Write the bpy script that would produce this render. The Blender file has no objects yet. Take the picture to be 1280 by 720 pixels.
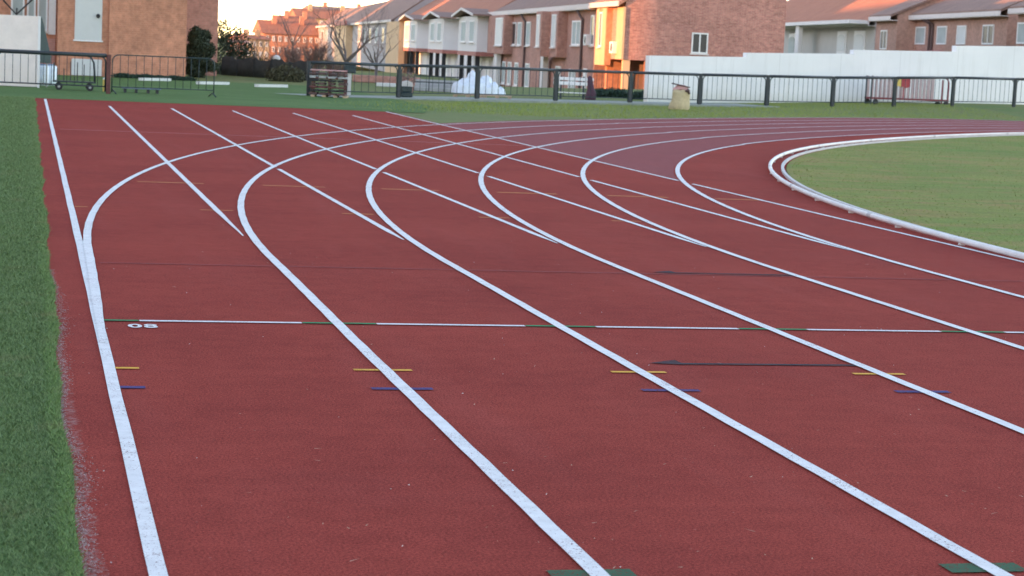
import bpy, math, random
import numpy as np
from mathutils import Vector, Matrix
random.seed(7); rng = np.random.default_rng(11)
R_ = math.radians
SC = bpy.context.scene
COL = SC.collection

# ------------------------------------------------------------------ camera
F, YAW, PITCH, ROLL = 2496.343, 0.2416, 0.1184, 0.0472
CAM = Vector((-0.374, 0.0, 1.478))
FW = Vector((math.sin(YAW)*math.cos(PITCH), math.cos(YAW)*math.cos(PITCH), -math.sin(PITCH)))
RT = Vector((math.cos(YAW), -math.sin(YAW), 0)); UP = RT.cross(FW)
c_, s_ = math.cos(ROLL), math.sin(ROLL)
CR = c_*RT + s_*UP; CU = -s_*RT + c_*UP
cam = bpy.data.cameras.new('camera'); camo = bpy.data.objects.new('camera', cam); COL.objects.link(camo)
cam.sensor_width = 36; cam.lens = F/1280*36; cam.clip_start = 0.1; cam.clip_end = 6000
m = Matrix((CR, CU, -FW)).transposed().to_4x4(); m.translation = CAM; camo.matrix_world = m
cam.dof.use_dof = True; cam.dof.focus_distance = 10.0; cam.dof.aperture_fstop = 9
SC.camera = camo

def at(px, py, D):
    """a point seen at a photo position, D metres along the view axis"""
    return CAM + D*(FW + CR*((px-640)/F) + CU*((360-py)/F))
def gnd(px, py, z=0.0):
    d = FW + CR*((px-640)/F) + CU*((360-py)/F)
    return CAM + d*((z-CAM.z)/d.z)
def depth(p): return (Vector(p)-CAM).dot(FW)

# ------------------------------------------------------------------ materials
def nt(name):
    m = bpy.data.materials.new(name); m.use_nodes = True
    t = m.node_tree; b = t.nodes['Principled BSDF']
    return m, t, b
def N(t, kind, **kw):
    n = t.nodes.new(kind)
    for k, v in kw.items():
        if k in n.inputs.keys() if isinstance(k, str) else False: n.inputs[k].default_value = v
        else: setattr(n, k, v)
    return n
def noise(t, vec, scale, detail=4, rough=0.6):
    n = t.nodes.new('ShaderNodeTexNoise'); n.inputs['Scale'].default_value = scale
    n.inputs['Detail'].default_value = detail; n.inputs['Roughness'].default_value = rough
    if vec is not None: t.links.new(vec, n.inputs['Vector'])
    return n.outputs['Fac']
def ramp(t, fac, stops):
    r = t.nodes.new('ShaderNodeValToRGB'); e = r.color_ramp.elements
    while len(e) < len(stops): e.new(0.5)
    for i, (p, c) in enumerate(stops):
        e[i].position = p; e[i].color = (c, c, c, 1) if not hasattr(c, '__len__') else (*c, 1)
    t.links.new(fac, r.inputs['Fac']); return r.outputs['Color']
def mix(t, fac, a, b, blend='MIX'):
    x = t.nodes.new('ShaderNodeMix'); x.data_type = 'RGBA'; x.blend_type = blend
    for s, v in ((x.inputs['Factor'], fac), (x.inputs['A'], a), (x.inputs['B'], b)):
        if hasattr(v, 'is_output'): t.links.new(v, s)
        elif hasattr(v, '__len__'): s.default_value = (*v[:3], 1)
        else: s.default_value = v
    return x.outputs['Result']
def coords(t, kind='Object', scale=None):
    c = t.nodes.new('ShaderNodeTexCoord').outputs[kind]
    if scale:
        mp = t.nodes.new('ShaderNodeMapping'); mp.inputs['Scale'].default_value = scale
        t.links.new(c, mp.inputs['Vector']); c = mp.outputs['Vector']
    return c
def bump(t, b, h, strength=0.3, dist=0.01):
    n = t.nodes.new('ShaderNodeBump'); n.inputs['Strength'].default_value = strength; n.inputs['Distance'].default_value = dist
    t.links.new(h, n.inputs['Height']); t.links.new(n.outputs['Normal'], b.inputs['Normal'])
def math_(t, op, a, b=None):
    n = t.nodes.new('ShaderNodeMath'); n.operation = op
    for i, v in enumerate((a, b)):
        if v is None: continue
        if hasattr(v, 'is_output'): t.links.new(v, n.inputs[i])
        else: n.inputs[i].default_value = v
    return n.outputs[0]
def plain(name, col, rough=0.7, var=0.25, scale=6.0, metal=0.0, bumps=0.15):
    m, t, b = nt(name); co = coords(t)
    f = noise(t, co, scale, 5, 0.65); f2 = noise(t, co, scale*9, 3)
    lo = tuple(x*(1-var) for x in col); hi = tuple(min(1, x*(1+var*0.8)) for x in col)
    c = mix(t, ramp(t, f, [(0.3, 0.0), (0.7, 1.0)]), lo, hi)
    c = mix(t, 0.25, c, ramp(t, f2, [(0.3, lo), (0.7, hi)]))
    t.links.new(c, b.inputs['Base Color']); b.inputs['Roughness'].default_value = rough; b.inputs['Metallic'].default_value = metal
    bump(t, b, f2, bumps, 0.01)
    return m
def brick(name, c1, c2, mortar, bw=0.25, bh=0.07):
    m, t, b = nt(name); co = coords(t)
    sp = t.nodes.new('ShaderNodeSeparateXYZ'); t.links.new(co, sp.inputs[0])
    u = math_(t, 'ADD', sp.outputs['X'], sp.outputs['Y'])
    cb = t.nodes.new('ShaderNodeCombineXYZ'); t.links.new(u, cb.inputs['X']); t.links.new(sp.outputs['Z'], cb.inputs['Y'])
    br = t.nodes.new('ShaderNodeTexBrick'); t.links.new(cb.outputs[0], br.inputs['Vector'])
    for k, v in (('Scale', 1), ('Brick Width', bw), ('Row Height', bh), ('Mortar Size', 0.008), ('Bias', 0.0)): br.inputs[k].default_value = v
    br.inputs['Color1'].default_value = (*c1, 1); br.inputs['Color2'].default_value = (*c2, 1); br.inputs['Mortar'].default_value = (*mortar, 1)
    n1 = ramp(t, noise(t, co, 0.5, 5), [(0.3, 0.82), (0.7, 1.12)])
    n2 = ramp(t, noise(t, co, 4.5, 4, 0.7), [(0.3, 0.72), (0.72, 1.22)])
    c = mix(t, 1.0, br.outputs['Color'], n1, 'MULTIPLY'); c = mix(t, 1.0, c, n2, 'MULTIPLY')
    t.links.new(c, b.inputs['Base Color']); b.inputs['Roughness'].default_value = 0.9
    bump(t, b, br.outputs['Fac'], 0.3, -0.01)
    return m
def rooftile(name, c1, c2):
    m, t, b = nt(name); co = coords(t)
    w = t.nodes.new('ShaderNodeTexWave'); w.wave_type = 'BANDS'; w.bands_direction = 'Y'
    w.inputs['Scale'].default_value = 1.6; w.inputs['Distortion'].default_value = 0.6; t.links.new(co, w.inputs['Vector'])
    n = noise(t, co, 0.9, 6, 0.7)
    c = mix(t, ramp(t, n, [(0.3, 0.0), (0.72, 1.0)]), c1, c2)
    c = mix(t, 1.0, c, ramp(t, w.outputs['Fac'], [(0.0, 0.75), (0.5, 1.05)]), 'MULTIPLY')
    t.links.new(c, b.inputs['Base Color']); b.inputs['Roughness'].default_value = 0.85
    bump(t, b, w.outputs['Fac'], 0.5, 0.03)
    return m

M = {}
RED = (0.33, 0.057, 0.048)
def track_mat():
    m, t, b = nt('red rubber track'); co = coords(t)
    sp = t.nodes.new('ShaderNodeSeparateXYZ'); t.links.new(co, sp.inputs[0])
    X, Y = sp.outputs['X'], sp.outputs['Y']
    wob = math_(t, 'MULTIPLY', math_(t, 'SUBTRACT', noise(t, co, 0.8, 3), 0.5), 0.06)
    a = math_(t, 'GREATER_THAN', math_(t, 'ADD', X, wob), 7.33)
    dx = math_(t, 'SUBTRACT', X, 43.878); dy = math_(t, 'SUBTRACT', Y, 13.307)
    r = math_(t, 'SQRT', math_(t, 'ADD', math_(t, 'MULTIPLY', dx, dx), math_(t, 'MULTIPLY', dy, dy)))
    a2 = math_(t, 'GREATER_THAN', math_(t, 'ADD', r, wob), 37.83)
    old = math_(t, 'MULTIPLY', math_(t, 'MULTIPLY', a, a2), math_(t, 'GREATER_THAN', Y, 16))
    big = noise(t, co, 0.55, 5, 0.6); mid = noise(t, co, 7, 5, 0.7); grain = noise(t, co, 95, 3, 0.8); gr2 = noise(t, co, 260, 2, 0.8)
    st = noise(t, coords(t, 'Object', (0.5, 5.0, 1.0)), 1.2, 4, 0.6)
    c = mix(t, ramp(t, big, [(0.32, 0.0), (0.7, 1.0)]), (0.272, 0.049, 0.039), (0.340, 0.063, 0.047))
    c = mix(t, math_(t, 'MULTIPLY', old, 0.85), c, (0.285, 0.100, 0.100))
    c = mix(t, 1.0, c, ramp(t, mid, [(0.3, 0.88), (0.7, 1.10)]), 'MULTIPLY')
    st2 = noise(t, co, 0.22, 6, 0.75); c = mix(t, ramp(t, st2, [(0.56, 0.0), (0.7, 0.22)]), c, (0.20, 0.055, 0.055)); st3 = noise(t, coords(t, 'Object', (1.6, 0.18, 1.0)), 1.0, 5, 0.7); c = mix(t, ramp(t, st3, [(0.52, 0.0), (0.72, 0.22)]), c, (0.40, 0.10, 0.085))
    c = mix(t, 1.0, c, ramp(t, st, [(0.35, 0.97), (0.7, 1.03)]), 'MULTIPLY')
    c = mix(t, 1.0, c, ramp(t, grain, [(0.3, 0.44), (0.5, 1.0), (0.72, 1.55)]), 'MULTIPLY')
    c = mix(t, 1.0, c, ramp(t, gr2, [(0.3, 0.60), (0.7, 1.4)]), 'MULTIPLY')
    speck = ramp(t, noise(t, co, 42, 2, 0.5), [(0.73, 0.0), (0.76, 1.0)])
    c = mix(t, math_(t, 'MULTIPLY', speck, 0.35), c, (0.45, 0.25, 0.22))
    dust = math_(t, 'MULTIPLY', ramp(t, math_(t, 'ADD', math_(t, 'ADD', X, 0.075), math_(t, 'ADD', math_(t, 'MULTIPLY', noise(t, co, 5, 5, 0.75), 0.14), math_(t, 'MULTIPLY', math_(t, 'MAXIMUM', math_(t, 'SUBTRACT', Y, 5.0), 0.0), 0.011))), [(0.0, 1.0), (0.012, 0.0)]), ramp(t, noise(t, co, 24, 4, 0.8), [(0.46, 0.0), (0.64, 0.55)]))
    c = mix(t, dust, c, (0.38, 0.29, 0.27))
    t.links.new(c, b.inputs['Base Color'])
    b.inputs['Roughness'].default_value = 1.0; b.inputs['Specular IOR Level'].default_value = 0.04
    bump(t, b, grain, 0.9, 0.006)
    return m
def paint(name, col, wear=0.62, under=RED, spread=0.05, soft=0.0):
    """worn line paint on the rubber: pores and scuffs let the red show"""
    m, t, b = nt(name); co = coords(t)
    g = noise(t, co, 110, 3, 0.75); big = noise(t, co, 2.2, 4, 0.6)
    f = math_(t, 'ADD', g, math_(t, 'MULTIPLY', math_(t, 'SUBTRACT', big, 0.5), 0.35))
    mask = ramp(t, f, [(wear, 0.0), (wear+spread, 1.0)])
    c0 = mix(t, 1.0, col, ramp(t, noise(t, co, 14, 4), [(0.3, 0.86), (0.7, 1.05)]), 'MULTIPLY')
    c = mix(t, mask, c0, tuple(0.5*x for x in under))
    t.links.new(c, b.inputs['Base Color']); b.inputs['Roughness'].default_value = 0.85; b.inputs['Specular IOR Level'].default_value = 0.1
    bump(t, b, g, 0.5, 0.004)
    return m
def grass_mat(name, c1, c2, c3, s=1.0, streak=0.0):
    m, t, b = nt(name); co = coords(t)
    n1 = noise(t, co, 0.35*s, 6, 0.65); n2 = noise(t, co, 2.4*s, 5, 0.7); n3 = noise(t, co, 38*s, 3, 0.8)
    c = mix(t, ramp(t, n1, [(0.35, 0.0), (0.65, 1.0)]), c1, c2)
    c = mix(t, ramp(t, n2, [(0.52, 0.0), (0.74, 0.85)]), c, c3)
    if streak:
        n4 = noise(t, coords(t, 'Object', (0.22, 1.5, 1.0)), 1.0, 6, 0.75); n5 = noise(t, coords(t, 'Object', (0.5, 3.2, 1.0)), 1.3, 5, 0.75)
        c = mix(t, ramp(t, n4, [(0.47, 0.0), (0.66, streak)]), c, c3); c = mix(t, 1.0, c, ramp(t, n5, [(0.32, 0.84), (0.68, 1.13)]), 'MULTIPLY')
    c = mix(t, 1.0, c, ramp(t, n3, [(0.25, 0.55), (0.75, 1.4)]), 'MULTIPLY')
    t.links.new(c, b.inputs['Base Color']); b.inputs['Roughness'].default_value = 0.95; b.inputs['Specular IOR Level'].default_value = 0.15
    bump(t, b, n3, 0.8, 0.02)
    return m
def blade_mat(name, lo, hi, dry):
    m, t, b = nt(name)
    co = coords(t)
    n = noise(t, co, 3.0, 4, 0.7); n2 = noise(t, co, 60, 2, 0.7)
    c = mix(t, ramp(t, n2, [(0.3, 0.0), (0.7, 1.0)]), lo, hi)
    c = mix(t, ramp(t, n, [(0.55, 0.0), (0.75, 0.55)]), c, dry)
    t.links.new(c, b.inputs['Base Color']); b.inputs['Roughness'].default_value = 0.6; b.inputs['Specular IOR Level'].default_value = 0.2
    return m

M['track'] = track_mat()
M['white'] = paint('white line paint', (0.80, 0.795, 0.775), 0.615)
M['white_old'] = paint('worn white line paint', (0.76, 0.73, 0.72), 0.60)
M['green'] = paint('green line paint', (0.050, 0.125, 0.070), 0.56)
RED2 = (0.66, 0.115, 0.1)
M['green_thin'] = paint('thin green line paint', (0.035, 0.23, 0.10), 0.74, RED2, 0.10)
M['yellow'] = paint('yellow mark paint', (0.74, 0.40, 0.07), 0.60)
M['yellow_old'] = paint('faded yellow mark paint', (0.50, 0.17, 0.06), 0.50, RED2, 0.12)
M['blue'] = paint('blue mark paint', (0.075, 0.065, 0.19), 0.53, spread=0.14)
M['black'] = paint('black mark paint', (0.045, 0.035, 0.045), 0.56, spread=0.1)
M['faint'] = paint('faint dark line paint', (0.20, 0.048, 0.045), 0.42, RED2, 0.15)
M['pink'] = paint('faded pinkish line paint', (0.48, 0.20, 0.19), 0.54, RED2, 0.12)
M['turf'] = grass_mat('artificial turf', (0.084, 0.155, 0.046), (0.112, 0.195, 0.060), (0.135, 0.190, 0.062), 1.2)
M['turf_blade'] = blade_mat('turf blades', (0.082, 0.135, 0.050), (0.225, 0.325, 0.125), (0.26, 0.23, 0.115))
M['fringe_blade'] = blade_mat('pale turf fringe blades', (0.11, 0.21, 0.065), (0.23, 0.35, 0.11), (0.28, 0.27, 0.12))
M['lawn'] = grass_mat('rough grass', (0.130, 0.190, 0.060), (0.185, 0.21, 0.080), (0.25, 0.18, 0.09), 0.8)
M['infield'] = grass_mat('worn infield grass', (0.135, 0.225, 0.040), (0.235, 0.250, 0.062), (0.34, 0.195, 0.09), 0.7, 0.6)
M['field_blade'] = blade_mat('infield blades', (0.18, 0.26, 0.05), (0.31, 0.35, 0.08), (0.42, 0.27, 0.12))
M['pave'] = plain('worn grey paving', (0.26, 0.29, 0.25), 0.95, 0.3, 2.0)
M['concrete'] = plain('concrete', (0.36, 0.37, 0.36), 0.85, 0.2, 2.5)
M['conc_light'] = plain('pale concrete kerb', (0.56, 0.55, 0.53), 0.8, 0.15, 5)
M['rail'] = plain('white coated aluminium', (0.76, 0.75, 0.71), 0.6, 0.16, 3, bumps=0.03)
M['dkmetal'] = plain('dark painted steel', (0.025, 0.036, 0.042), 0.5, 0.3, 14)
M['grmetal'] = plain('dark green painted steel', (0.020, 0.042, 0.045), 0.5, 0.3, 14)
M['rust'] = plain('brown rusted steel', (0.13, 0.05, 0.045), 0.8, 0.4, 12)
M['galv'] = plain('galvanised steel', (0.36, 0.38, 0.39), 0.45, 0.2, 18, metal=0.5)
M['black_rub'] = plain('black rubber', (0.02, 0.02, 0.022), 0.7, 0.2, 20)
def wall_mat():
    m, t, b = nt('white rendered wall'); co = coords(t)
    st = noise(t, coords(t, 'Object', (2.2, 2.2, 0.25)), 2.0, 5, 0.7); bl = noise(t, co, 0.45, 5, 0.6); sp = t.nodes.new('ShaderNodeSeparateXYZ'); t.links.new(co, sp.inputs[0])
    c = mix(t, ramp(t, bl, [(0.35, 0.0), (0.7, 1.0)]), (0.84, 0.85, 0.84), (0.76, 0.775, 0.77))
    c = mix(t, ramp(t, st, [(0.52, 0.0), (0.75, 0.4)]), c, (0.60, 0.60, 0.57))
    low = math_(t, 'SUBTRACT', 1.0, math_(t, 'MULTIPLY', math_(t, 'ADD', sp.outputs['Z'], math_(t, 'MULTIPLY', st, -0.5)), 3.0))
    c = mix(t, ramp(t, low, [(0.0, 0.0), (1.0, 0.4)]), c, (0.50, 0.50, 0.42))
    jx = math_(t, 'LESS_THAN', math_(t, 'FRACT', math_(t, 'MULTIPLY', sp.outputs['X'], 0.42)), 0.012)
    c = mix(t, math_(t, 'MULTIPLY', jx, 0.3), c, (0.5, 0.5, 0.48))
    t.links.new(c, b.inputs['Base Color']); b.inputs['Roughness'].default_value = 0.9
    bump(t, b, noise(t, co, 18, 4, 0.7), 0.25, 0.01); return m
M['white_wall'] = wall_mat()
M['white_pnt'] = plain('white painted joinery', (0.78, 0.78, 0.76), 0.6, 0.06, 7)
M['board'] = plain('white weathered board', (0.80, 0.72, 0.66), 0.7, 0.10, 2.0)
M['green_tarp'] = plain('dark green tarpaulin', (0.016, 0.04, 0.036), 0.75, 0.3, 5)
M['brick_or'] = brick('orange facing brick', (0.57, 0.26, 0.155), (0.54, 0.24, 0.145), (0.575, 0.285, 0.18))
M['brick_dk'] = brick('shaded brown brick', (0.54, 0.27, 0.22), (0.48, 0.24, 0.19), (0.5, 0.32, 0.26))
M['brick_red'] = brick('mottled red brick', (0.58, 0.26, 0.20), (0.42, 0.165, 0.13), (0.54, 0.35, 0.29))
M['brick_br'] = brick('brown facing brick', (0.47, 0.235, 0.18), (0.40, 0.195, 0.15), (0.45, 0.29, 0.23))
M['brick_pale'] = brick('buff brick', (0.49, 0.27, 0.20), (0.42, 0.225, 0.165), (0.46, 0.32, 0.25))
M['render_grey'] = plain('grey render', (0.74, 0.71, 0.70), 0.9, 0.07, 0.8)
M['render_cream'] = plain('cream render', (0.70, 0.675, 0.64), 0.9, 0.07, 0.8)
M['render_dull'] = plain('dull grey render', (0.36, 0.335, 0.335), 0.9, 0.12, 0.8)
M['render_stone'] = plain('stone grey render', (0.50, 0.48, 0.44), 0.9, 0.08, 0.8)
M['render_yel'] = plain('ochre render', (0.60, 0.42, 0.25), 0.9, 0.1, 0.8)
M['roof_red'] = rooftile('red clay tile', (0.34, 0.125, 0.070), (0.45, 0.185, 0.10))
M['roof_brown'] = rooftile('brown clay tile', (0.22, 0.135, 0.105), (0.31, 0.19, 0.145))
M['fascia'] = plain('pale painted fascia', (0.66, 0.60, 0.56), 0.7, 0.08, 3)
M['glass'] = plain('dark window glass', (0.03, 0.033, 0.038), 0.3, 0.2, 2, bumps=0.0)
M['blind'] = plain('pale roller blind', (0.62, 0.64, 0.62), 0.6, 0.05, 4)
M['paleglass'] = plain('pale window with painted reflection', (0.40, 0.45, 0.43), 0.75, 0.15, 2, bumps=0.0)  # sky reflection is put into the pale matte base colour
M['drain'] = plain('brown downpipe', (0.10, 0.06, 0.055), 0.55, 0.2, 8)
M['terracotta'] = plain('terracotta band', (0.40, 0.16, 0.13), 0.8, 0.2, 3)
M['wood'] = plain('pallet wood', (0.42, 0.31, 0.20), 0.85, 0.3, 9)
M['dkwood'] = plain('dark weathered wood', (0.10, 0.06, 0.055), 0.85, 0.4, 14)
M['sackcloth'] = plain('straw coloured woven bag', (0.50, 0.42, 0.25), 0.9, 0.22, 14, bumps=0.5)
M['plastic'] = plain('pale blue plastic sheet', (0.70, 0.78, 0.84), 0.45, 0.14, 7, bumps=0.4)
M['blueboard'] = plain('grey blue board', (0.20, 0.27, 0.36), 0.6, 0.2, 7)
M['purple'] = plain('purple cloth', (0.075, 0.035, 0.055), 0.85, 0.3, 7)
M['dkred'] = plain('dull red steel', (0.20, 0.035, 0.042), 0.6, 0.3, 10)
M['redpnt'] = plain('red painted steel', (0.38, 0.045, 0.055), 0.55, 0.2, 10)
M['yelpnt'] = plain('yellow painted steel', (0.66, 0.50, 0.12), 0.6, 0.15, 10)
M['pinkboard'] = plain('pinkish slatted board', (0.46, 0.36, 0.35), 0.8, 0.15, 6)
M['screen'] = plain('dark windbreak mesh', (0.055, 0.072, 0.075), 0.9, 0.4, 3)
M['bark'] = plain('grey bark', (0.16, 0.135, 0.125), 0.9, 0.3, 8)
M['twig'] = plain('brown twigs', (0.24, 0.165, 0.14), 0.9, 0.3, 8)
M['leaf_dk'] = plain('dark conifer foliage', (0.040, 0.060, 0.034), 0.75, 0.45, 9)
M['leaf_mid'] = plain('olive shrub foliage', (0.085, 0.085, 0.045), 0.75, 0.4, 7)
M['leaf_grn'] = plain('hedge foliage', (0.030, 0.065, 0.040), 0.75, 0.4, 8)
M['leafdry'] = plain('dry leaf litter', (0.52, 0.34, 0.24), 0.8, 0.4, 30)
M['dust'] = plain('grey grit', (0.40, 0.31, 0.29), 0.9, 0.4, 60)
M['curtain'] = plain('pinkish cloth', (0.60, 0.36, 0.36), 0.85, 0.2, 6)

# ------------------------------------------------------------------ mesh builder
class MB:
    def __init__(s): s.v = []; s.f = []
    def add(s, vs, fs):
        o = len(s.v); s.v += [tuple(v) for v in vs]; s.f += [tuple(i+o for i in f) for f in fs]; return s
    def box(s, x0, y0, z0, x1, y1, z1, bev=0.0):
        if bev <= 0:
            return s.add([(x0,y0,z0),(x1,y0,z0),(x1,y1,z0),(x0,y1,z0),(x0,y0,z1),(x1,y0,z1),(x1,y1,z1),(x0,y1,z1)],
                     [(0,3,2,1),(4,5,6,7),(0,1,5,4),(1,2,6,5),(2,3,7,6),(3,0,4,7)])
        b = bev
        def ring(ins, z): return [(x0+ins+b,y0+ins,z),(x1-ins-b,y0+ins,z),(x1-ins,y0+ins+b,z),(x1-ins,y1-ins-b,z),(x1-ins-b,y1-ins,z),(x0+ins+b,y1-ins,z),(x0+ins,y1-ins-b,z),(x0+ins,y0+ins+b,z)]
        vs = ring(b, z0)+ring(0, z0+b)+ring(0, z1-b)+ring(b, z1)
        fs = [tuple(range(7,-1,-1)), tuple(range(24,32))]
        for k in range(3):
            for i in range(8): fs.append((k*8+i, k*8+(i+1)%8, k*8+8+(i+1)%8, k*8+8+i))
        return s.add(vs, fs)
    def obox(s, o, ax, ay, az):
        """box from a corner and three edge vectors"""
        o, ax, ay, az = map(Vector, (o, ax, ay, az))
        vs = [o, o+ax, o+ax+ay, o+ay]; vs += [v+az for v in vs]
        return s.add(vs, [(0,3,2,1),(4,5,6,7),(0,1,5,4),(1,2,6,5),(2,3,7,6),(3,0,4,7)])
    def tube(s, pts, r, n=8, cap=True):
        pts = [Vector(p) for p in pts]; k = len(pts)
        rs = r if hasattr(r, '__len__') else [r]*k
        o = len(s.v); ref = None
        for i, p in enumerate(pts):
            d = (pts[min(i+1, k-1)]-pts[max(i-1, 0)]).normalized()
            if ref is None: ref = d.orthogonal().normalized()
            ref = (ref - d*ref.dot(d)).normalized(); b = d.cross(ref)
            for j in range(n):
                a = 2*math.pi*j/n; s.v.append(tuple(p+(ref*math.cos(a)+b*math.sin(a))*rs[i]))
        for i in range(k-1):
            for j in range(n): s.f.append((o+i*n+j, o+i*n+(j+1)%n, o+(i+1)*n+(j+1)%n, o+(i+1)*n+j))
        if cap:
            s.f.append(tuple(o+j for j in range(n-1, -1, -1))); s.f.append(tuple(o+(k-1)*n+j for j in range(n)))
        return s
    def prism(s, poly, axis, a, b):
        """extrude a 2-D polygon; axis 'y': poly is (x,z) extruded y a->b; 'x': (y,z); 'z': (x,y)"""
        n = len(poly)
        def P(q, t): return {'y': (q[0], t, q[1]), 'x': (t, q[0], q[1]), 'z': (q[0], q[1], t)}[axis]
        vs = [P(q, a) for q in poly]+[P(q, b) for q in poly]
        fs = [tuple(range(n)), tuple(range(2*n-1, n-1, -1))]+[(i, i+n, (i+1)%n+n, (i+1)%n) for i in range(n)]
        return s.add(vs, fs)
    def build(s, name, mat, parent=None, smooth=False, loc=None, rz=0.0):
        me = bpy.data.meshes.new(name); me.from_pydata(s.v, [], s.f); me.update()
        import bmesh
        bm = bmesh.new(); bm.from_mesh(me); bmesh.ops.recalc_face_normals(bm, faces=bm.faces); bm.to_mesh(me); bm.free()
        if smooth: me.polygons.foreach_set('use_smooth', [True]*len(me.polygons))
        me.materials.append(mat)
        o = bpy.data.objects.new(name, me); COL.objects.link(o)
        if loc is not None: o.location = loc
        o.rotation_euler.z = rz
        if parent is not None: o.parent = parent
        return o
def thing(name, label, cat, loc=(0,0,0), rz=0.0, group=None):
    o = bpy.data.objects.new(name, None); COL.objects.link(o); o.location = loc; o.rotation_euler.z = rz
    o.empty_display_size = 0.2
    return tag(o, label, cat, group)
def tag(o, label, cat, group=None):
    o['label'] = label; o['category'] = cat
    if group: o['group'] = group
    return o
def struct(o, kind='structure'): o['kind'] = kind; return o

# ------------------------------------------------------------------ terrain
CX, CY = 43.878, 13.307
def sm(a, b, x):
    t = min(1, max(0, (x-a)/(b-a))); return t*t*(3-2*t)
def zr(x, y):
    """the far right of the oval lies a touch higher"""
    return 0.09*sm(12, 26, x)*sm(28, 45, y)
def zt(x, y):
    d = depth((x, y, 0)); r = math.hypot(x-CX, y-CY)
    z = zr(x, y) + 0.36*sm(17, 34, x)*sm(44.3, 48.5, r)
    z += -1.4*sm(79, 95, d) - 1.8*sm(150, 330, d)
    return z
def axis_vals(lo, hi, step, far):
    a = list(np.arange(lo, hi+1e-6, step)); b = []; s = step; x = hi
    while x < far: s *= 1.5; x += s; b.append(x)
    c = []; s = step; x = lo
    while x > -far: s *= 1.5; x -= s; c.append(x)
    return c[::-1]+a+b
xs = axis_vals(-30, 80, 2.0, 3500); ys = axis_vals(-20, 130, 2.0, 3500)
g = MB()
for y in ys:
    for x in xs: g.v.append((x, y, zt(x, y)-(0.07 if x > 8.5 and math.hypot(x-CX, y-CY) < 43.0 else 0.008)))
nx = len(xs)
for j in range(len(ys)-1):
    for i in range(nx-1): g.f.append((j*nx+i, j*nx+i+1, (j+1)*nx+i+1, (j+1)*nx+i))
struct(g.build('ground', M['lawn'], smooth=True))

from mathutils.geometry import tessellate_polygon
def sheet(name, poly, z, mat):
    tri = tessellate_polygon([[Vector((x, y, 0)) for x, y in poly]])
    b = MB(); b.add([(x, y, z) for x, y in poly], [tuple(t) for t in tri])
    o = b.build(name, mat)
    import bmesh
    bm = bmesh.new(); bm.from_mesh(o.data)
    for k in range(11, 60, 2):
        for co, no in (((k, 0, 0), (1, 0, 0)), ((0, k+17, 0), (0, 1, 0))):
            bmesh.ops.bisect_plane(bm, geom=bm.verts[:]+bm.edges[:]+bm.faces[:], plane_co=co, plane_no=no)
    for v in bm.verts: v.co.z = z+zr(v.co.x, v.co.y)
    bm.normal_update()
    for f in bm.faces:
        if f.normal.z < 0: f.normal_flip()
        f.smooth = True
    bm.to_mesh(o.data); bm.free()
    return struct(o)
def arc(R, t0, t1, n): return [(CX-R*math.cos(t), CY+R*math.sin(t)) for t in np.linspace(t0, t1, n)]
RO, RI = 44.12, 36.31
yi = CY+math.sqrt(RO**2-(CX-7.42)**2); ti = math.asin((yi-CY)/RO)
poly = [(-0.27, -30), (-0.27, 43.62), (7.42, 43.62)] + arc(RO, ti, 1.75, 60) + arc(RI, 1.75, 0.0, 120) + [(CX-RI, -30)]
sheet('running_track', poly, 0.0, M['track'])
sheet('infield_grass', [(CX-36.30, -30)]+arc(36.30, 0, 1.75, 120)+[(120, 56), (120, -30)], 0.004, M['infield'])
sheet('artificial_turf', [(-40, -30)]+[(-0.213+0.010*math.sin(y*1.3)+0.008*math.sin(y*3.9), y) for y in np.arange(-30, 43.6, 0.3)]+[(-0.2, 43.66), (8.2, 43.66), (9.4, 49), (9.4, 66), (-40, 66)], 0.003, M['turf'])

# ------------------------------------------------------------------ painted lines
def strip(name, pts, w, z, mat):
    b = MB(); pts = [Vector((p[0], p[1], 0)) for p in pts]; k = len(pts)
    for i, p in enumerate(pts):
        d = (pts[min(i+1, k-1)]-pts[max(i-1, 0)]).normalized(); n = Vector((-d.y, d.x, 0))
        ww = w[i] if hasattr(w, '__len__') else w
        j = 0.0016*math.sin(i*2.3+p.x*7)
        zz = z+zr(p.x, p.y)+(0.006 if p.x > 12 else 0); b.v.append((p.x+n.x*(ww/2+j), p.y+n.y*(ww/2+j), zz)); b.v.append((p.x-n.x*(ww/2-j), p.y-n.y*(ww/2-j), zz))
    for i in range(k-1): b.f.append((2*i, 2*i+1, 2*i+3, 2*i+2))
    o = b.build(name, mat)
    if o.data.polygons[0].normal.z < 0: o.data.flip_normals()
    return struct(o)
def straight(x, y0, y1, n=60): return [(x, y) for y in np.linspace(y0, y1, n)]
LW = 1.22
# straight lane lines of the sprint extension, broken where they cross the bend lines
for k in range(7):
    x = LW*k
    ext = [(13.9 if k else -6.0, 43.2 if k == 0 else (40.55 if k < 6 else 43.6))]
    cuts = []
    if k >= 2:
        Rk = CX-0.045-1.21*(k-1); yc = CY+math.sqrt(max(0, Rk**2-(CX-x)**2)); cuts.append((yc-0.34, yc+0.2) if k > 2 else (yc-0.45, yc-0.1))
    y0, y1 = ext[0]
    segs = []; top = y1
    for a, b2 in cuts: segs.append((b2, top)); top = a
    segs.append((y0 if k == 0 else (14.95 if k < 6 else 13.4), top))
    for a, b2 in segs:
        if b2-a < 0.3: continue
        pts = straight(x, a, b2); w = [0.052]*len(pts)
        if k and k < 6 and a < 15.5:
            for i in range(6): w[i] = 0.012+0.008*i
        strip('lane_line', pts, w, 0.004, M['white'])
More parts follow.
